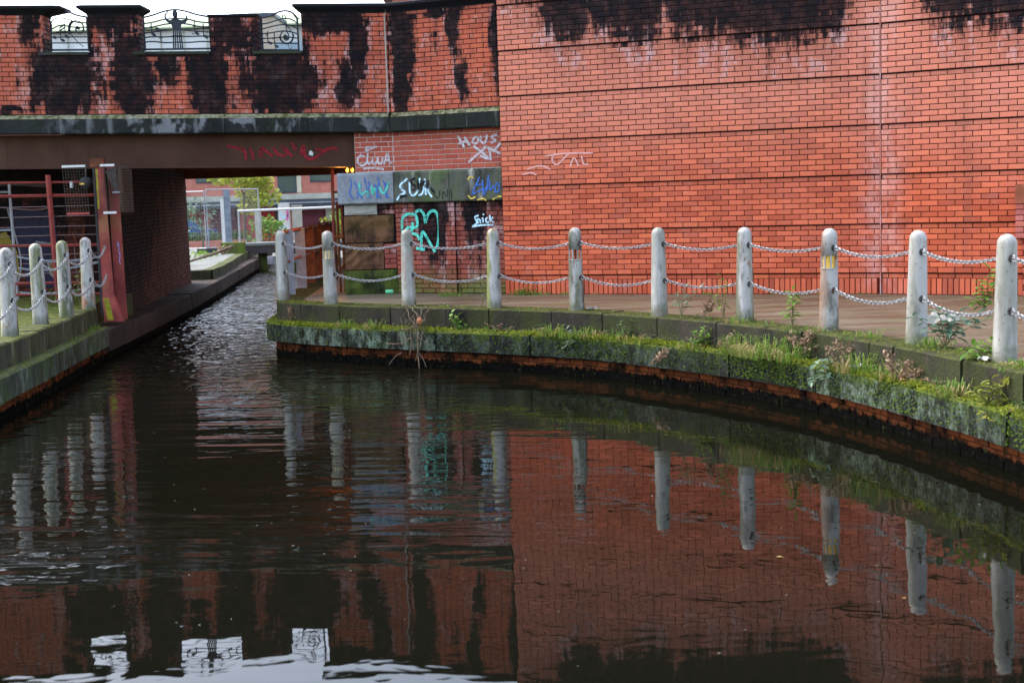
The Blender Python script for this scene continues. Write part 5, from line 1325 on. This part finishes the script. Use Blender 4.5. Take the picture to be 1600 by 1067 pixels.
def heras(x0, y0, x1, y1, zb, h, lab):
    t = thing("fence_panel", lab, "fence panel", ((x0 + x1) / 2, (y0 + y1) / 2, zb), "temporary wire fence panels")
    a, b = Vector((x0, y0, zb + .1)), Vector((x1, y1, zb + .1)); U = ZUP * h
    mb = MB(); mb.tube([a, a + U, b + U, b], 0.022, 6); mb.tube([a + ZUP * .05, b + ZUP * .05], 0.02, 6); mb.build("frame", M_GALV, t)
    mb = MB(); n = int((b - a).length / 0.09)
    for k in range(1, n): p = a.lerp(b, k / n); mb.tube([p, p + U], 0.0025, 3)
    for k in range(1, 8): mb.tube([a + U * k / 8, b + U * k / 8], 0.0025, 3)
    mb.build("wire_mesh", M_GALV, t, kind="stuff")
    mb = MB(); mb.box(a - ZUP * .03, (0.72, 0.24, 0.15)); mb.build("foot", M_BLACKRUB, t)
heras(-9.55, 43.6, -8.55, 47.2, 0.74, 1.9, "wire fence panel right of the young tree, seen at a slant")
heras(-12.6, 44.6, -9.6, 43.5, 0.74, 1.85, "wire fence panel at the left of the far pavement")

def leaf_quads(mb, c, n, spread, size, rng, flat=0.5):
    for _ in range(n):
        while True:
            q = Vector((rng.uniform(-1, 1), rng.uniform(-1, 1), rng.uniform(-1, 1)))
            if q.length < 1: break
        p = Vector(c) + Vector((q.x * spread[0], q.y * spread[1], q.z * spread[2]))
        a = Vector((rng.gauss(0, 1), rng.gauss(0, 1), rng.gauss(0, flat))).normalized(); b = a.orthogonal(); b.rotate(Matrix.Rotation(rng.uniform(0, 6.28), 3, a)); 
        s = size * rng.uniform(.6, 1.3)
        mb.add([p - a * s, p + b * s * .45, p + a * s, p - b * s * .45], [(0, 1, 2, 3)], rng.random())
def tree(name, label, x, y, z0, h, crown, leaf, nleaf, size, seed, trunk_r=0.07, group=None, lean=0.0, cat="tree"):
    rng = random.Random(seed); t = thing(name, label, cat, (x, y, z0), group)
    mb = MB(); top = (x + lean, y, z0 + h * .85)
    mb.tube([(x, y, z0 - .1), (x + lean * .4, y, z0 + h * .4), top], [trunk_r, trunk_r * .7, trunk_r * .25], 7); mb.build("trunk", M_BARK, t)
    mb = MB(); cl = []
    for k in range(9):
        f = rng.uniform(.3, .85); a = rng.uniform(0, 6.28); L = crown[0] * rng.uniform(.5, 1)
        s = Vector((x + lean * f, y, z0 + h * f)); e = s + Vector((math.cos(a) * L, math.sin(a) * L * .7, crown[1] * rng.uniform(.1, .6)))
        mb.tube([s, s.lerp(e, .5) + ZUP * .1, e], [trunk_r * .45, trunk_r * .3, trunk_r * .12], 5); cl.append(e)
    mb.build("limb", M_BARK, t, kind="stuff")
    mb = MB(); cl.append(Vector(top))
    for e in cl: leaf_quads(mb, e, nleaf // len(cl), (crown[0] * .42, crown[0] * .42, crown[1] * .35), size, rng)
    mb.build("crown", leaf, t, kind="stuff")
tree("young_tree", "yellow-green young tree in front of the far brick building", -11.9, 62, 0.12, 3.9, (1.5, 1.4), M_SUNLITLEAF, 1500, 0.13, 5)
tree("young_tree", "dark green tree whose branches hang at the upper left of the tunnel view", -14.0, 56, 0.12, 4.2, (1.6, 1.2), M_LEAF, 1200, 0.13, 6)
tree("young_tree", "thin bare-stemmed young tree behind the left wire fence panel", -11.6, 52, 0.12, 2.6, (0.7, 1.0), M_LEAFB, 260, 0.06, 8, 0.05)
tree("shrub", "bright green shrub against the red door of the far building", -9.6, 55, 0.12, 1.6, (0.7, 0.8), M_LEAFBR, 500, 0.08, 9, 0.04, cat="shrub")
tree("shrub", "green shrub behind the rusty railing near the far bank", -6.2, 52.5, 0.12, 1.7, (0.8, 0.8), M_LEAFBR, 500, 0.08, 10, 0.04, cat="shrub")
tree("shrub", "yellowish shrub on the far right bank above the railing", -5.0, 40, 0.8, 0.9, (0.5, 0.5), M_LEAFY, 300, 0.07, 12, 0.03, cat="shrub")
hd = thing("hedge", "clipped green hedge above the low far garden wall", "hedge", (-14.5, 63.4, 0.12)); mb = MB(); rng = random.Random(4)
for k in range(12): leaf_quads(mb, (-16.8 + k * .42, 63.4, 0.72), 90, (.35, .3, .3), 0.09, rng)
mb.build("foliage", M_LEAF, hd, kind="stuff")
mb = MB(); rng = random.Random(14)
for k in range(40): leaf_quads(mb, (-9.2 + rng.uniform(-1.8, 0.6), 38 + rng.uniform(-3, 5), 0.8), 14, (.25, .25, .08), 0.06, rng)
struct(mb.build("grass", M_GRASS), "stuff")
rbk = thing("fallen_branch", "forked pale branch lying on the end of the far pavement", "branch", (-8.0, 37, 0.74))
mb = MB(); mb.tube([(-8.6, 36.5, .78), (-8.0, 37.0, .95), (-7.6, 37.6, 1.12)], [.03, .04, .05], 6); mb.build("stem", M_TWIG, rbk)
mb = MB(); leaf_quads(mb, (-7.8, 37.4, 1.05), 25, (.2, .2, .12), .07, random.Random(3)); mb.build("dead_leaves", M_DRY, rbk, kind="stuff")

# buildings seen through the parapet gaps and over it
hall = thing("glass_hall", "large hall with a pale green roof and white glazed front seen through the parapet gaps", "building", (-18, 84, 0))
M_GROOF = plain("pale_green_roof", (0.19, 0.24, 0.13), 0.6, 0.12, 0.5)
M_HGLASS = plain("milky_glazing", (0.52, 0.56, 0.56), 0.35, 0.10, 0.6)
mb = MB(); mb.box((-20, 92, 6.35), (34, 16, 12.7)); mb.build("glazed_front", M_HGLASS, hall)
for k in range(24):
    mb = MB(); mb.box((-36 + k * 1.4, 83.95, 6.4), (0.07, 0.08, 12.4)); mb.build("mullion", M_PALEBAND, hall)
mb = MB(); mb.add([(-37.5, 83.4, 12.8), (-2.5, 83.4, 12.8), (-2.5, 92, 14.45), (-37.5, 92, 14.45), (-2.5, 100.6, 12.8), (-37.5, 100.6, 12.8), (-37.5, 83.4, 12.7), (-2.5, 83.4, 12.7)], [(0, 1, 2, 3), (3, 2, 4, 5), (6, 7, 1, 0), (0, 3, 5, 6), (1, 7, 4, 2)]); mb.build("roof", M_GROOF, hall)
cb = thing("cream_building", "plain cream building seen through the right parapet gap", "building", (-13, 66, 0))
mb = MB(); mb.box((-13.75, 79, 6.2), (2.3, 4, 12.4)); mb.build("wall", plain("cream_render", (0.36, 0.30, 0.23), 0.8, 0.06, 1), cb)
mb = MB(); mb.box((-13.75, 79, 12.5), (2.5, 4.3, 0.2)); mb.build("roof", M_CANOPY, cb)
mb = MB(); mb.box((-11.6, 79, 5.5), (1.9, 4, 11.0)); mb.build("side_block", plain("pale_blue_render", (0.22, 0.29, 0.33), 0.7, 0.08, 1), cb)
rb = thing("roofed_building", "building whose dark eaves and yellow fascia show just above the long capped parapet", "building", (-1.5, 46, 0))
mb = MB(); mb.box((1.6, 48, 3.8), (10.5, 5, 7.6)); mb.build("wall", M_FARBRICK, rb)
mb = MB(); mb.box((1.6, 45.4, 8.95), (11.3, 0.2, 0.22)); mb.build("fascia", plain("yellow_fascia", (0.40, 0.26, 0.09), 0.7, 0.2, 1), rb)
mb = MB(); mb.box((1.6, 48, 8.2), (10.3, 4.8, 1.3)); mb.build("upper_wall", M_FARBRICK, rb)
mb = MB(); mb.box((1.6, 48, 9.25), (11.4, 5.8, 0.3)); mb.build("eaves", M_IRON, rb)

# ------------------------------------------------------------------ moss, grass and weeds on the right quay
def q_at(t, front, z):
    """point at fraction index t of the quay line, front metres towards the water"""
    i = max(0, min(len(QR) - 2, int(t))); f_ = min(1.0, t - i); p = QR[i].lerp(QR[i + 1], f_); n = nrm_at(QR, i).lerp(nrm_at(QR, i + 1), f_)
    return Vector((p.x + n.x * front, p.y + n.y * front, z))
def idx_near(x, y): return min(range(len(QR)), key=lambda i: (QR[i].x - x) ** 2 + (QR[i].y - y) ** 2)
i_nose, i_end = idx_near(-3.55, 20.9), idx_near(4.25, 8.5)
rng = random.Random(21)
nz = lambda t, s=0: 0.5 + 0.5 * math.sin(t * 0.13 + s) * math.sin(t * 0.047 + 1.3 * s + 1) 
def moss_tufts(n, mat, fr, zz, size, dens, name, hang=False):
    mb = MB()
    for _ in range(n):
        t = rng.uniform(i_nose, i_end)
        if rng.random() > dens(t): continue
        f = rng.uniform(*fr); z = rng.uniform(*zz) if hang else zz[0] + rng.uniform(0, zz[1] - zz[0]) * (1 - abs((f - fr[0]) / (fr[1] - fr[0]) - .5))
        p = q_at(t, f, z)
        for k in range(3):
            a = Vector((rng.gauss(0, 1), rng.gauss(0, 1), rng.gauss(0.5 if not hang else -.3, .7))).normalized() * size * rng.uniform(.5, 1.3)
            b = a.orthogonal().normalized() * size * .4
            mb.add([p - b, p + b, p + a], [(0, 1, 2)], rng.random())
    struct(mb.build(name, mat), "stuff")
moss_tufts(14000, M_MOSS, (0.0, 0.185), (0.51, 0.56), 0.022, lambda t: 0.12 + 0.95 * nz(t, 2) ** 1.5, "moss")
moss_tufts(13000, M_MOSSD, (0.165, 0.19), (0.26, 0.52), 0.02, lambda t: (0.95 if 1.9 < QR[int(t)].x < 3.15 else 0.45 if QR[int(t)].x > 0.5 else 0.15) * (0.35 + nz(t * 1.9, 4)), "hanging_moss", True)
moss_tufts(3500, M_MOSSD, (-0.004, 0.008), (0.52, 0.78), 0.016, lambda t: max(0, nz(t * 1.7, 7) - .6) * 1.6, "wall_moss", True)
moss_tufts(5000, M_MOSS, (-0.34, -0.02), (0.805, 0.83), 0.014, lambda t: 0.25 if QR[int(t)].x > 1.5 else 0.12 + (0.4 if QR[int(t)].x < -2.6 else 0), "coping_moss")

gc = MB(); gd = MB(); rng = random.Random(77)
for _ in range(520):
    t = rng.uniform(i_nose, i_end); x = QR[int(t)].x
    on_top = rng.random() < 0.30
    if rng.random() > (0.35 + 0.65 * nz(t, 5)) * (1.0 if x > 0.3 else 0.55): continue
    p = q_at(t, rng.uniform(-.30, -.04) if on_top else rng.uniform(.01, .17), ZQ if on_top else .525)
    dry = rng.random() < 0.38; h = rng.uniform(.03, .10) * (0.7 if on_top else 1.0)
    for k in range(rng.randint(10, 26)):
        a = rng.uniform(0, 6.28); o = Vector((math.cos(a), math.sin(a), 0)) * rng.uniform(.01, .09); q = p + o + ZUP * rng.uniform(0, h)
        L = rng.uniform(.014, .034); d = Vector((math.cos(a), math.sin(a), rng.uniform(-.3, .7))).normalized() * L; s = d.cross(ZUP).normalized() * L * (.2 if dry else .36)
        (gd if dry else gc).add([q, q + d * .5 + s, q + d, q + d * .5 - s], [(0, 1, 2, 3)], rng.random())
struct(gc.build("ground_cover", M_LEAF), "stuff"); struct(gd.build("dead_leaf_litter", M_DRY), "stuff")

def blades(mb, c, n, h, spread, rng, droop=0.5, w=0.0055):
    for _ in range(n):
        a = rng.uniform(0, 6.28); r_ = spread * math.sqrt(rng.random())
        p = Vector(c) + Vector((math.cos(a) * r_, math.sin(a) * r_, -0.01)); L = h * rng.uniform(.45, 1.15)
        o = Vector((math.cos(a + rng.gauss(0, .8)), math.sin(a + rng.gauss(0, .8)), 0)) * L * droop * rng.uniform(.2, 1.2)
        s = o.cross(ZUP).normalized() * w if o.length > 1e-6 else Vector((w, 0, 0))
        m_ = p + o * .4 + ZUP * L * .7; e = p + o + ZUP * L * (.95 - .35 * droop)
        mb.add([p - s, p + s, m_ + s * .7, m_ - s * .7], [(0, 1, 2, 3)], rng.random()); mb.add([m_ - s * .7, m_ + s * .7, e], [(0, 1, 2)], rng.random())
mb = MB(); md = MB(); rng = random.Random(33)
for (x, y, n, h, sp, fr, z) in ((2.62, 15.1, 120, .22, .22, .10, .52), (2.85, 14.6, 160, .24, .22, .10, .52), (3.05, 14.3, 90, .2, .2, .1, .52), (3.5, 13.15, 90, .22, .16, .09, .52), (3.62, 12.7, 70, .2, .15, .09, .52), (-2.3, 19.6, 40, .12, .14, .1, .52), (-1.9, 19.3, 50, .14, .16, .1, .52), (0.6, 17.6, 70, .17, .18, .1, .52), (1.0, 17.3, 60, .15, .16, .1, .52), (1.4, 16.9, 40, .13, .18, .1, .52), (2.2, 15.8, 40, .1, .2, .1, .52), (-.4, 18.4, 30, .08, .2, .08, .52), (3.9, 11.6, 60, .16, .15, .1, .52),
                             (3.78, 12.55, 60, .13, .13, -.22, .80), (3.5, 13.5, 40, .1, .12, -.2, .80), (3.2, 14.3, 50, .09, .16, -.18, .80), (2.6, 15.5, 50, .1, .14, -.2, .80), (4.15, 11.1, 50, .1, .15, -.2, .80), (-.9, 18.8, 25, .07, .12, -.15, .80), (0.2, 18.0, 20, .06, .1, -.15, .80)):
    t = idx_near(x, y); p = q_at(t, fr, z); blades(mb, p, int(n * .7), h * 1.3, sp * .8, rng, 0.95); blades(mb, p + Vector((rng.uniform(-.2, .2), rng.uniform(-.2, .2), 0)), int(n * .5), h * .7, sp * 1.3, rng, 1.1)
    blades(md, p + Vector((rng.uniform(-.15, .15), rng.uniform(-.15, .15), 0)), n // 2, h * .9, sp, rng, 1.2)
# wisps along the foot of the wall and the joint between ledge and coping
for _ in range(60):
    t = rng.uniform(i_nose, i_end); blades(mb, q_at(t, .04, .52), 6, .07, .06, rng)
    t = rng.uniform(i_nose, i_end); blades(mb, q_at(t, rng.uniform(-.3, -.03), .80), 4, .05, .05, rng)
for _ in range(26):
    u = rng.choice([rng.uniform(0.1, 1.0), rng.uniform(0, 5.5)]); p = F1.p(u, ZQ, 0.05); blades(mb, p, 6, .06, .06, rng)
for u, n in ((.25, 25), (.4, 25), (.55, 20), (-1.0, 30), (-.9, 30), (-.75, 25)): blades(mb, F1.p(u, ZQ, 0.10 if u > 0 else .0) + (Vector((0, 0, 0)) if u > 0 else Vector((-.0, -.35, 0))), n, .10, .12, rng)
for (x, y, z, n, h) in ((-6.25, 20.3, .52, 40, .1), (-6.2, 20.0, .52, 20, .08), (-6.15, 19.0, .52, 8, .06), (-6.6, 20.2, ZQ, 30, .06), (-6.6, 19.2, ZQ, 25, .05), (-6.9, 20.8, ZQ, 30, .07), (-6.5, 18.0, ZQ, 20, .05)): blades(mb, (x, y, z), n, h, .12, rng)
struct(mb.build("grass", M_GRASS), "stuff"); struct(md.build("dry_grass", M_GRASSDRY), "stuff")

LEAFMESH = {}
def leaf_mesh(mat, L, w):
    k = (mat.name, L, w)
    if k not in LEAFMESH:
        mb = MB(); mb.add([(0, 0, 0), (L * .35, w * .5, .1 * L), (L * .7, w * .42, .08 * L), (L, 0, -.06 * L), (L * .7, -w * .42, .08 * L), (L * .35, -w * .5, .1 * L), (L * .5, 0, 0)], [(0, 6, 1), (1, 6, 2), (2, 6, 3), (3, 6, 4), (4, 6, 5), (5, 6, 0)], 0.0)
        LEAFMESH[k] = mb.mesh("leaf"); LEAFMESH[k].materials.append(mat)
    return LEAFMESH[k]
def weed(name, label, p, stems, mat, L, w, seed, group=None, per=7, cat="weed", single=True, stem_mat=None):
    """stems: list of (dx, dy, height) tips; leaves in a spiral up each stem"""
    L *= 1.35; w *= 1.35; per += 3
    rng = random.Random(seed); root = thing(name, label, cat, p, group); p = Vector(p); rest = MB()
    for dx, dy, h in stems:
        e = p + Vector((dx, dy, h)); c = p + Vector((dx * .25, dy * .25, h * .6))
        q = [p.lerp(c, t) .lerp(c.lerp(e, t), t) for t in [i / 6 for i in range(7)]]
        mb = MB(); mb.tube(q, [.006 * (1 - i / 9) for i in range(7)], 5); mb.build("stem", stem_mat or M_STEM, root)
        for k in range(per):
            f = .35 + .65 * k / max(1, per - 1); i = min(5, int(f * 6)); s = q[i].lerp(q[i + 1], f * 6 - i)
            az = k * 2.4 + rng.uniform(-.4, .4); el = rng.uniform(-.5, .35) if f < .95 else rng.uniform(.2, 1)
            M_ = Matrix.Translation(s) @ Matrix.Rotation(az, 4, 'Z') @ Matrix.Rotation(-el, 4, 'Y') @ Matrix.Scale(rng.uniform(.65, 1.15), 4)
            if single:
                o = bpy.data.objects.new("leaf", leaf_mesh(mat, L, w)); COL.objects.link(o); o.parent = root; o.matrix_parent_inverse = root.matrix_world.inverted(); o.matrix_basis = M_
            else:
                me = [(0, 0, 0), (L * .4, w * .5, .06 * L), (L, 0, 0), (L * .4, -w * .5, .06 * L)]
                rest.add([M_ @ Vector(v) for v in me], [(0, 1, 2, 3)], rng.random())
    if rest.v: rest.build("foliage", mat, root, kind="stuff")
    return root
GP = "weeds growing along the quay"
def on_q(x, y, fr, z): return q_at(idx_near(x, y), fr, z)
weed("weed", "blue-green leafy weed sprawling beside the bollard with dried flower heads around", (4.0, 12.55, ZQ), [(-.28, .05, .30), (.12, -.05, .33), (.30, -.02, .30), (.42, .1, .24), (.02, -.1, .2), (-.1, -.1, .36)], M_LEAFB, .10, .05, 1, GP, 8)
weed("weed", "bright green upright plant in front of the right brick pier", (5.46, 15.7, ZQ), [(-.06, 0, .34), (.08, 0, .5), (.0, 0, .26), (.16, .02, .40), (-.14, 0, .16)], M_LEAFBR, .09, .055, 2, GP, 7)
weed("weed", "tall slim weed with a crown of leaves between the rust-patched and yellow-lamp bollards", (3.05, 14.75, ZQ), [(.0, 0, .40), (.03, .02, .34), (-.05, 0, .18)], M_LEAFBR, .075, .035, 3, GP, 8)
weed("weed", "leggy weed close to the left side of the rust-patched bollard", (2.46, 15.75, ZQ), [(-.04, 0, .52), (.05, 0, .42), (-.12, .02, .30)], M_LEAFBR, .06, .03, 4, GP, 7)
weed("weed", "pale leafed weed hanging right of the speckled bollard under the chain", (2.02, 16.2, ZQ), [(-.05, 0, .3), (.06, 0, .36), (.22, 0, .34)], M_LEAFB, .075, .03, 5, GP, 6)
weed("weed", "low leafy rosette at the foot of the largest right bollard", (4.05, 11.62, ZQ), [(-.1, 0, .12), (.05, -.05, .16), (-.2, .02, .08), (.0, .1, .14)], M_LEAFBR, .09, .04, 6, GP, 5)
weed("weed", "yellowing leafy plant hanging from the ledge at the right edge", on_q(3.98, 11.1, .12, .52), [(.0, -.1, .22), (-.12, -.05, .12), (.10, -.1, .16), (-.1, -.25, -.08), (.02, -.28, -.12), (.15, -.2, .06), (.18, -.1, .26)], M_LEAFY, .075, .03, 7, GP, 8)
weed("weed", "bluish weed drooping over the ledge below the yellow-lamp bollard", on_q(3.25, 13.7, .16, .52), [(-.15, -.2, .05), (-.05, -.25, -.10), (-.22, -.15, -.14), (.05, -.15, .12)], M_LEAFB, .085, .035, 8, GP, 6)
weed("weed", "round leaved green plant on the ledge right of the dead roots", on_q(-.75, 18.6, .06, .52), [(.05, -.02, .2), (.12, -.05, .14), (-.03, -.04, .24), (.2, -.03, .08)], M_LEAFBR, .06, .045, 9, GP, 6)
weed("weed", "dense bright green fern tuft rooted in the coping face", on_q(2.30, 15.72, .05, .55), [(.0, -.06, .20), (.1, -.05, .16), (-.1, -.05, .14), (.06, -.1, .10), (-.05, -.1, .06), (.14, -.06, .06), (-.15, -.04, .05)], M_LEAFBR, .045, .025, 10, GP, 14, single=False)
weed("weed", "small weed drooping over the ledge left of the speckled bollard", on_q(.85, 17.4, .15, .52), [(-.05, -.1, .1), (.02, -.12, -.08), (-.08, -.1, -.14)], M_LEAFB, .07, .028, 11, GP, 6, single=False)
weed("weed", "dark leafy sprig on the ledge between the speckled bollard and the lamp bollard", on_q(1.45, 16.85, .06, .52), [(.1, -.04, .16), (-.05, -.05, .2), (.18, -.04, .08)], M_LEAF, .075, .03, 12, GP, 6, single=False)
weed("weed", "pale sprig standing on the towpath edge left of the dirty lamp bollard", (-.4, 18.75, ZQ), [(.0, 0, .3), (.08, 0, .2)], M_LEAFB, .05, .022, 13, GP, 6, single=False)
weed("weed", "green weed growing by the foot of the red fence", (-6.75, 21.4, ZQ), [(.0, 0, .5), (.1, 0, .4), (-.1, 0, .3)], M_LEAFBR, .09, .05, 14, GP, 6, single=False)
weed("weed", "small bright weed between two left bollards by the fence", (-7.05, 21.3, ZQ), [(.0, 0, .3), (.12, 0, .2), (-.14, 0, .24)], M_LEAFBR, .07, .04, 15, GP, 6, single=False)
weed("weed", "tiny red-leafed seedlings along the ledge left of the dirty lamp bollard", on_q(-.1, 18.15, .1, .52), [(.0, -.04, .1), (.2, -.1, .08), (-.2, .0, .12)], plain("reddish_leaf", (0.14, 0.06, 0.05), 0.6), .04, .02, 16, GP, 6, single=False)
weed("weed", "green weed at the foot of the tall wall beside its left corner", F1.p(.3, ZQ, .12), [(.05, -.05, .1), (.15, -.05, .12), (.3, -.1, .1), (-.05, 0, .08)], M_LEAFBR, .06, .03, 17, GP, 6, single=False)
weed("weed", "green weed at the foot of the right brick pier", PF.p(.25, ZQ, .15), [(.0, -.05, .2), (.12, -.05, .28), (.2, -.05, .16)], M_LEAF, .09, .045, 18, GP, 6, single=False)
# dried flower heads
def dried(label, p, tips, seed):
    rng = random.Random(seed); root = thing("dried_flowers", label, "dead plant", p, "dead flower stalks on the quay"); p = Vector(p); mb2 = MB()
    for dx, dy, h in tips:
        e = p + Vector((dx, dy, h)); mb = MB(); mb.tube([p, p.lerp(e, .5) + ZUP * abs(h) * .15, e], [.005, .004, .003], 4); mb.build("stalk", M_TWIG, root)
        for k in range(44):
            f = rng.uniform(.45, 1.05); q = p.lerp(e, f) + Vector((rng.gauss(0, .022), rng.gauss(0, .022), rng.gauss(0, .022)))
            leaf_quads(mb2, q, 1, (.01, .01, .01), .022, rng, 1)
    mb2.build("flower_head", M_DRY, root, kind="stuff")
dried("brown dried flower heads rising from the ledge left of the yellow-lamp bollard", on_q(3.1, 14.2, .08, .54), [(-.12, 0, .26), (.06, -.05, .34), (.15, -.04, .30), (.0, -.06, .2), (.25, -.1, .22)], 1)
dried("brown dried flower heads below the yellow-lamp bollard", on_q(3.35, 13.55, .08, .54), [(-.05, -.02, .24), (.1, -.05, .22), (.2, -.05, .14), (-.15, 0, .2)], 2)
dried("tangle of dried stalks draped over the ledge below the leafy weed bollard", on_q(3.62, 12.55, .08, .54), [(-.1, .0, .24), (.06, -.1, .16), (.12, -.25, .1), (.2, -.4, .02), (.0, -.2, .05), (-.14, -.1, .16)], 3)
dried("thin brown seed heads right of the speckled bollard", (2.25, 16.0, ZQ), [(.1, 0, .26), (.18, 0, .22), (.05, 0, .16)], 4)
dried("pale dried stalk lying over the ledge beneath the rust-patched bollard", on_q(2.05, 16.0, .17, .50), [(-.28, -.1, -.16), (-.2, -.1, -.1)], 5)
dried("brown dead sprig on the coping face at the nose", on_q(-3.3, 20.5, .03, .58), [(.02, -.02, .16), (.08, -.03, .06)], 6)
dried("dead brown fronds on the ledge left of the bright grass", on_q(2.5, 15.3, .10, .54), [(.05, -.02, .16), (.12, -.04, .1), (-.08, -.02, .08)], 7)
# the dead roots hanging to the water
dr = thing("dead_roots", "tangle of dead pale roots hanging down the quay face into the water", "roots", on_q(-1.12, 18.85, .06, .6))
c0 = on_q(-1.12, 18.85, .06, .62); U_ = Vector((.8, -.55, 0)).normalized(); W_ = Vector((-.55, -.8, 0)).normalized()
rp_ = lambda u, z, n=.16: c0 + U_ * u + W_ * n + ZUP * z
for pts, r0 in (([(0, .1, .02), (.02, -.1, .2), (.0, -.35, .2), (.02, -.62, .2)], .014), ([(-.06, .0, .05), (-.12, -.12, .2), (-.1, -.3, .2), (-.14, -.44, .2)], .012), ([(.08, -.05, .15), (.1, -.2, .22), (.03, -.38, .22), (-.05, -.52, .2)], .009), ([(.02, -.1, .2), (.06, -.2, .24), (.18, -.26, .22)], .008), ([(.02, -.4, .2), (.1, -.5, .2), (.14, -.6, .2)], .007), ([(-.1, -.2, .2), (-.3, -.3, .2), (-.55, -.3, .2)], .008), ([(-.3, -.42, .19), (-.42, -.48, .19), (-.52, -.6, .2)], .007), ([(-.08, -.06, .2), (-.2, -.1, .2), (-.3, -.08, .18)], .008),
                ([(-.5, .30, -.05), (-.3, .22, .0), (-.1, .12, .05), (0, .0, .1)], .01), ([(-.35, .2, .0), (-.2, .0, .05), (-.08, -.05, .1)], .008), ([(.1, .2, .02), (.04, .1, .06), (.0, -.05, .12)], .008), ([(-.02, .25, -.02), (-.04, .1, .05), (-.03, -.08, .12)], .007), ([(-.25, .25, -.02), (-.1, .18, .02), (.05, .2, .0)], .006)):
    q = smooth([(a, b) for a, b, c in pts]); n_ = [pts[min(len(pts) - 1, int(i / len(q) * len(pts)))][2] for i in range(len(q))]
    mb = MB(); mb.tube([rp_(a, b, c) for (a, b), c in zip(q, n_)], [r0 * (1 - .5 * i / len(q)) for i in range(len(q))], 5); mb.build("root", M_TWIG, dr)
rr2 = random.Random(8)
for k in range(16):
    u0 = rr2.uniform(-.3, .15); z0 = rr2.uniform(-.1, .2); pts = [(u0, z0)]
    for j in range(4): pts.append((pts[-1][0] + rr2.uniform(-.07, .07), pts[-1][1] - rr2.uniform(.02, .12)))
    q = smooth(pts); mb = MB(); mb.tube([rp_(a, b, .08 + .14 * min(1, max(0, .25 - b) * 4)) for a, b in q], [.005 * (1 - .6 * i / len(q)) for i in range(len(q))], 4); mb.build("root", M_TWIG, dr)
mb = MB(); mb.lathe([(.01, -.05), (.035, -.02), (.04, .02), (.015, .06)], 8, rp_(.04, .02, .18)); mb.build("knot", plain("orange_wood", (0.30, 0.12, 0.05), 0.8), dr)

# ------------------------------------------------------------------ litter
cn = thing("drink_can", "green can lying at the foot of the mossy base stone", "can", (-1.93, 21.75, ZQ + .04))
mb = MB(); mb.lathe([(.026, -.062), (.033, -.055), (.033, .055), (.026, .062)], 12); Mx = Matrix.Translation((-1.93, 21.75, ZQ + .037)) @ Matrix.Rotation(math.pi / 2, 4, 'Y'); mb.v = [tuple(Mx @ Vector(v)) for v in mb.v]; mb.build("body", plain("green_can", (0.10, 0.42, 0.22), 0.4, 0.1), cn, smooth=True)
mb = MB(); mb.lathe([(.027, .060), (.027, .064)], 12); mb.v = [tuple(Mx @ Vector(v)) for v in mb.v]; mb.build("end", M_GALV, cn)
def scrap(label, p, s, mat, seed, cat="litter"):
    r_ = random.Random(seed); mb = MB(); n = 5; vs = [Vector(p) + Vector(((i / n - .5) * s, (j / n - .5) * s * .7, r_.uniform(0, s * .35))) for j in range(n + 1) for i in range(n + 1)]
    mb.add(vs, [(j * (n + 1) + i, j * (n + 1) + i + 1, (j + 1) * (n + 1) + i + 1, (j + 1) * (n + 1) + i) for j in range(n) for i in range(n)])
    return tag(mb.build("paper_scrap" if cat == "litter" else cat, mat), label, cat)
scrap("crumpled pale plastic scrap caught in the grass on the ledge", on_q(3.45, 13.25, .12, .56), .12, M_WHITE, 1)
scrap("white crumpled scrap at the foot of the largest right bollard", (4.0, 11.5, ZQ + .01), .10, M_WHITE, 2)
scrap("pale scrap lying by the foot of the dirty lamp bollard", (1.05, 17.65, ZQ + .005), .14, M_SANDPALE, 3)
scrap("flat pale board scrap on the wet towpath right of the leafy weed", (4.6, 14.6, ZQ + .003), .38, M_SANDPALE, 4)
for (x, y, s, lab) in ((2.18, 7.55, .016, "yellow leaf floating under the wall's reflection"), (1.66, 8.5, .024, "pale leaf floating left of the rusty bollard's reflection"), (3.6, 12.15, .0, "")):
    if s:
        mb = MB(); mb.add([(x - s, y, .004), (x, y - s * .6, .006), (x + s, y, .004), (x, y + s * .6, .006)], [(0, 1, 2, 3)]); tag(mb.build("floating_leaf", plain("yellow_leaf", (0.22, 0.15, 0.04), 0.6)), lab, "leaf")
mb = MB(); rng = random.Random(5)
for _ in range(170):
    x, y = rng.uniform(-5.2, 3.6), rng.uniform(6.2, 15.5); s = rng.uniform(.003, .010); a = rng.uniform(0, 6.28); c_, n_ = math.cos(a) * s, math.sin(a) * s
    if x > 3.4 - max(0, (y - 10)) * .35: continue
    mb.add([(x - c_, y - n_, .003), (x + n_ * .6, y - c_ * .6, .003), (x + c_, y + n_, .003), (x - n_ * .6, y + c_ * .6, .003)], [(0, 1, 2, 3)])
struct(mb.build("floating_specks", plain("pale_specks", (0.16, 0.145, 0.11), 0.7, 0.5, 30)), "stuff")
p = on_q(3.62, 12.35, .15, .54)
mb = MB(); mb.add([p + Vector((-.03, 0, 0)), p + Vector((0, -.02, .02)), p + Vector((.035, 0, .01)), p + Vector((0, .03, .03))], [(0, 1, 2, 3)]); tag(mb.build("fallen_leaf", plain("bright_yellow_leaf", (0.65, 0.42, 0.03), 0.6)), "bright yellow fallen leaf on the mossy ledge", "leaf")
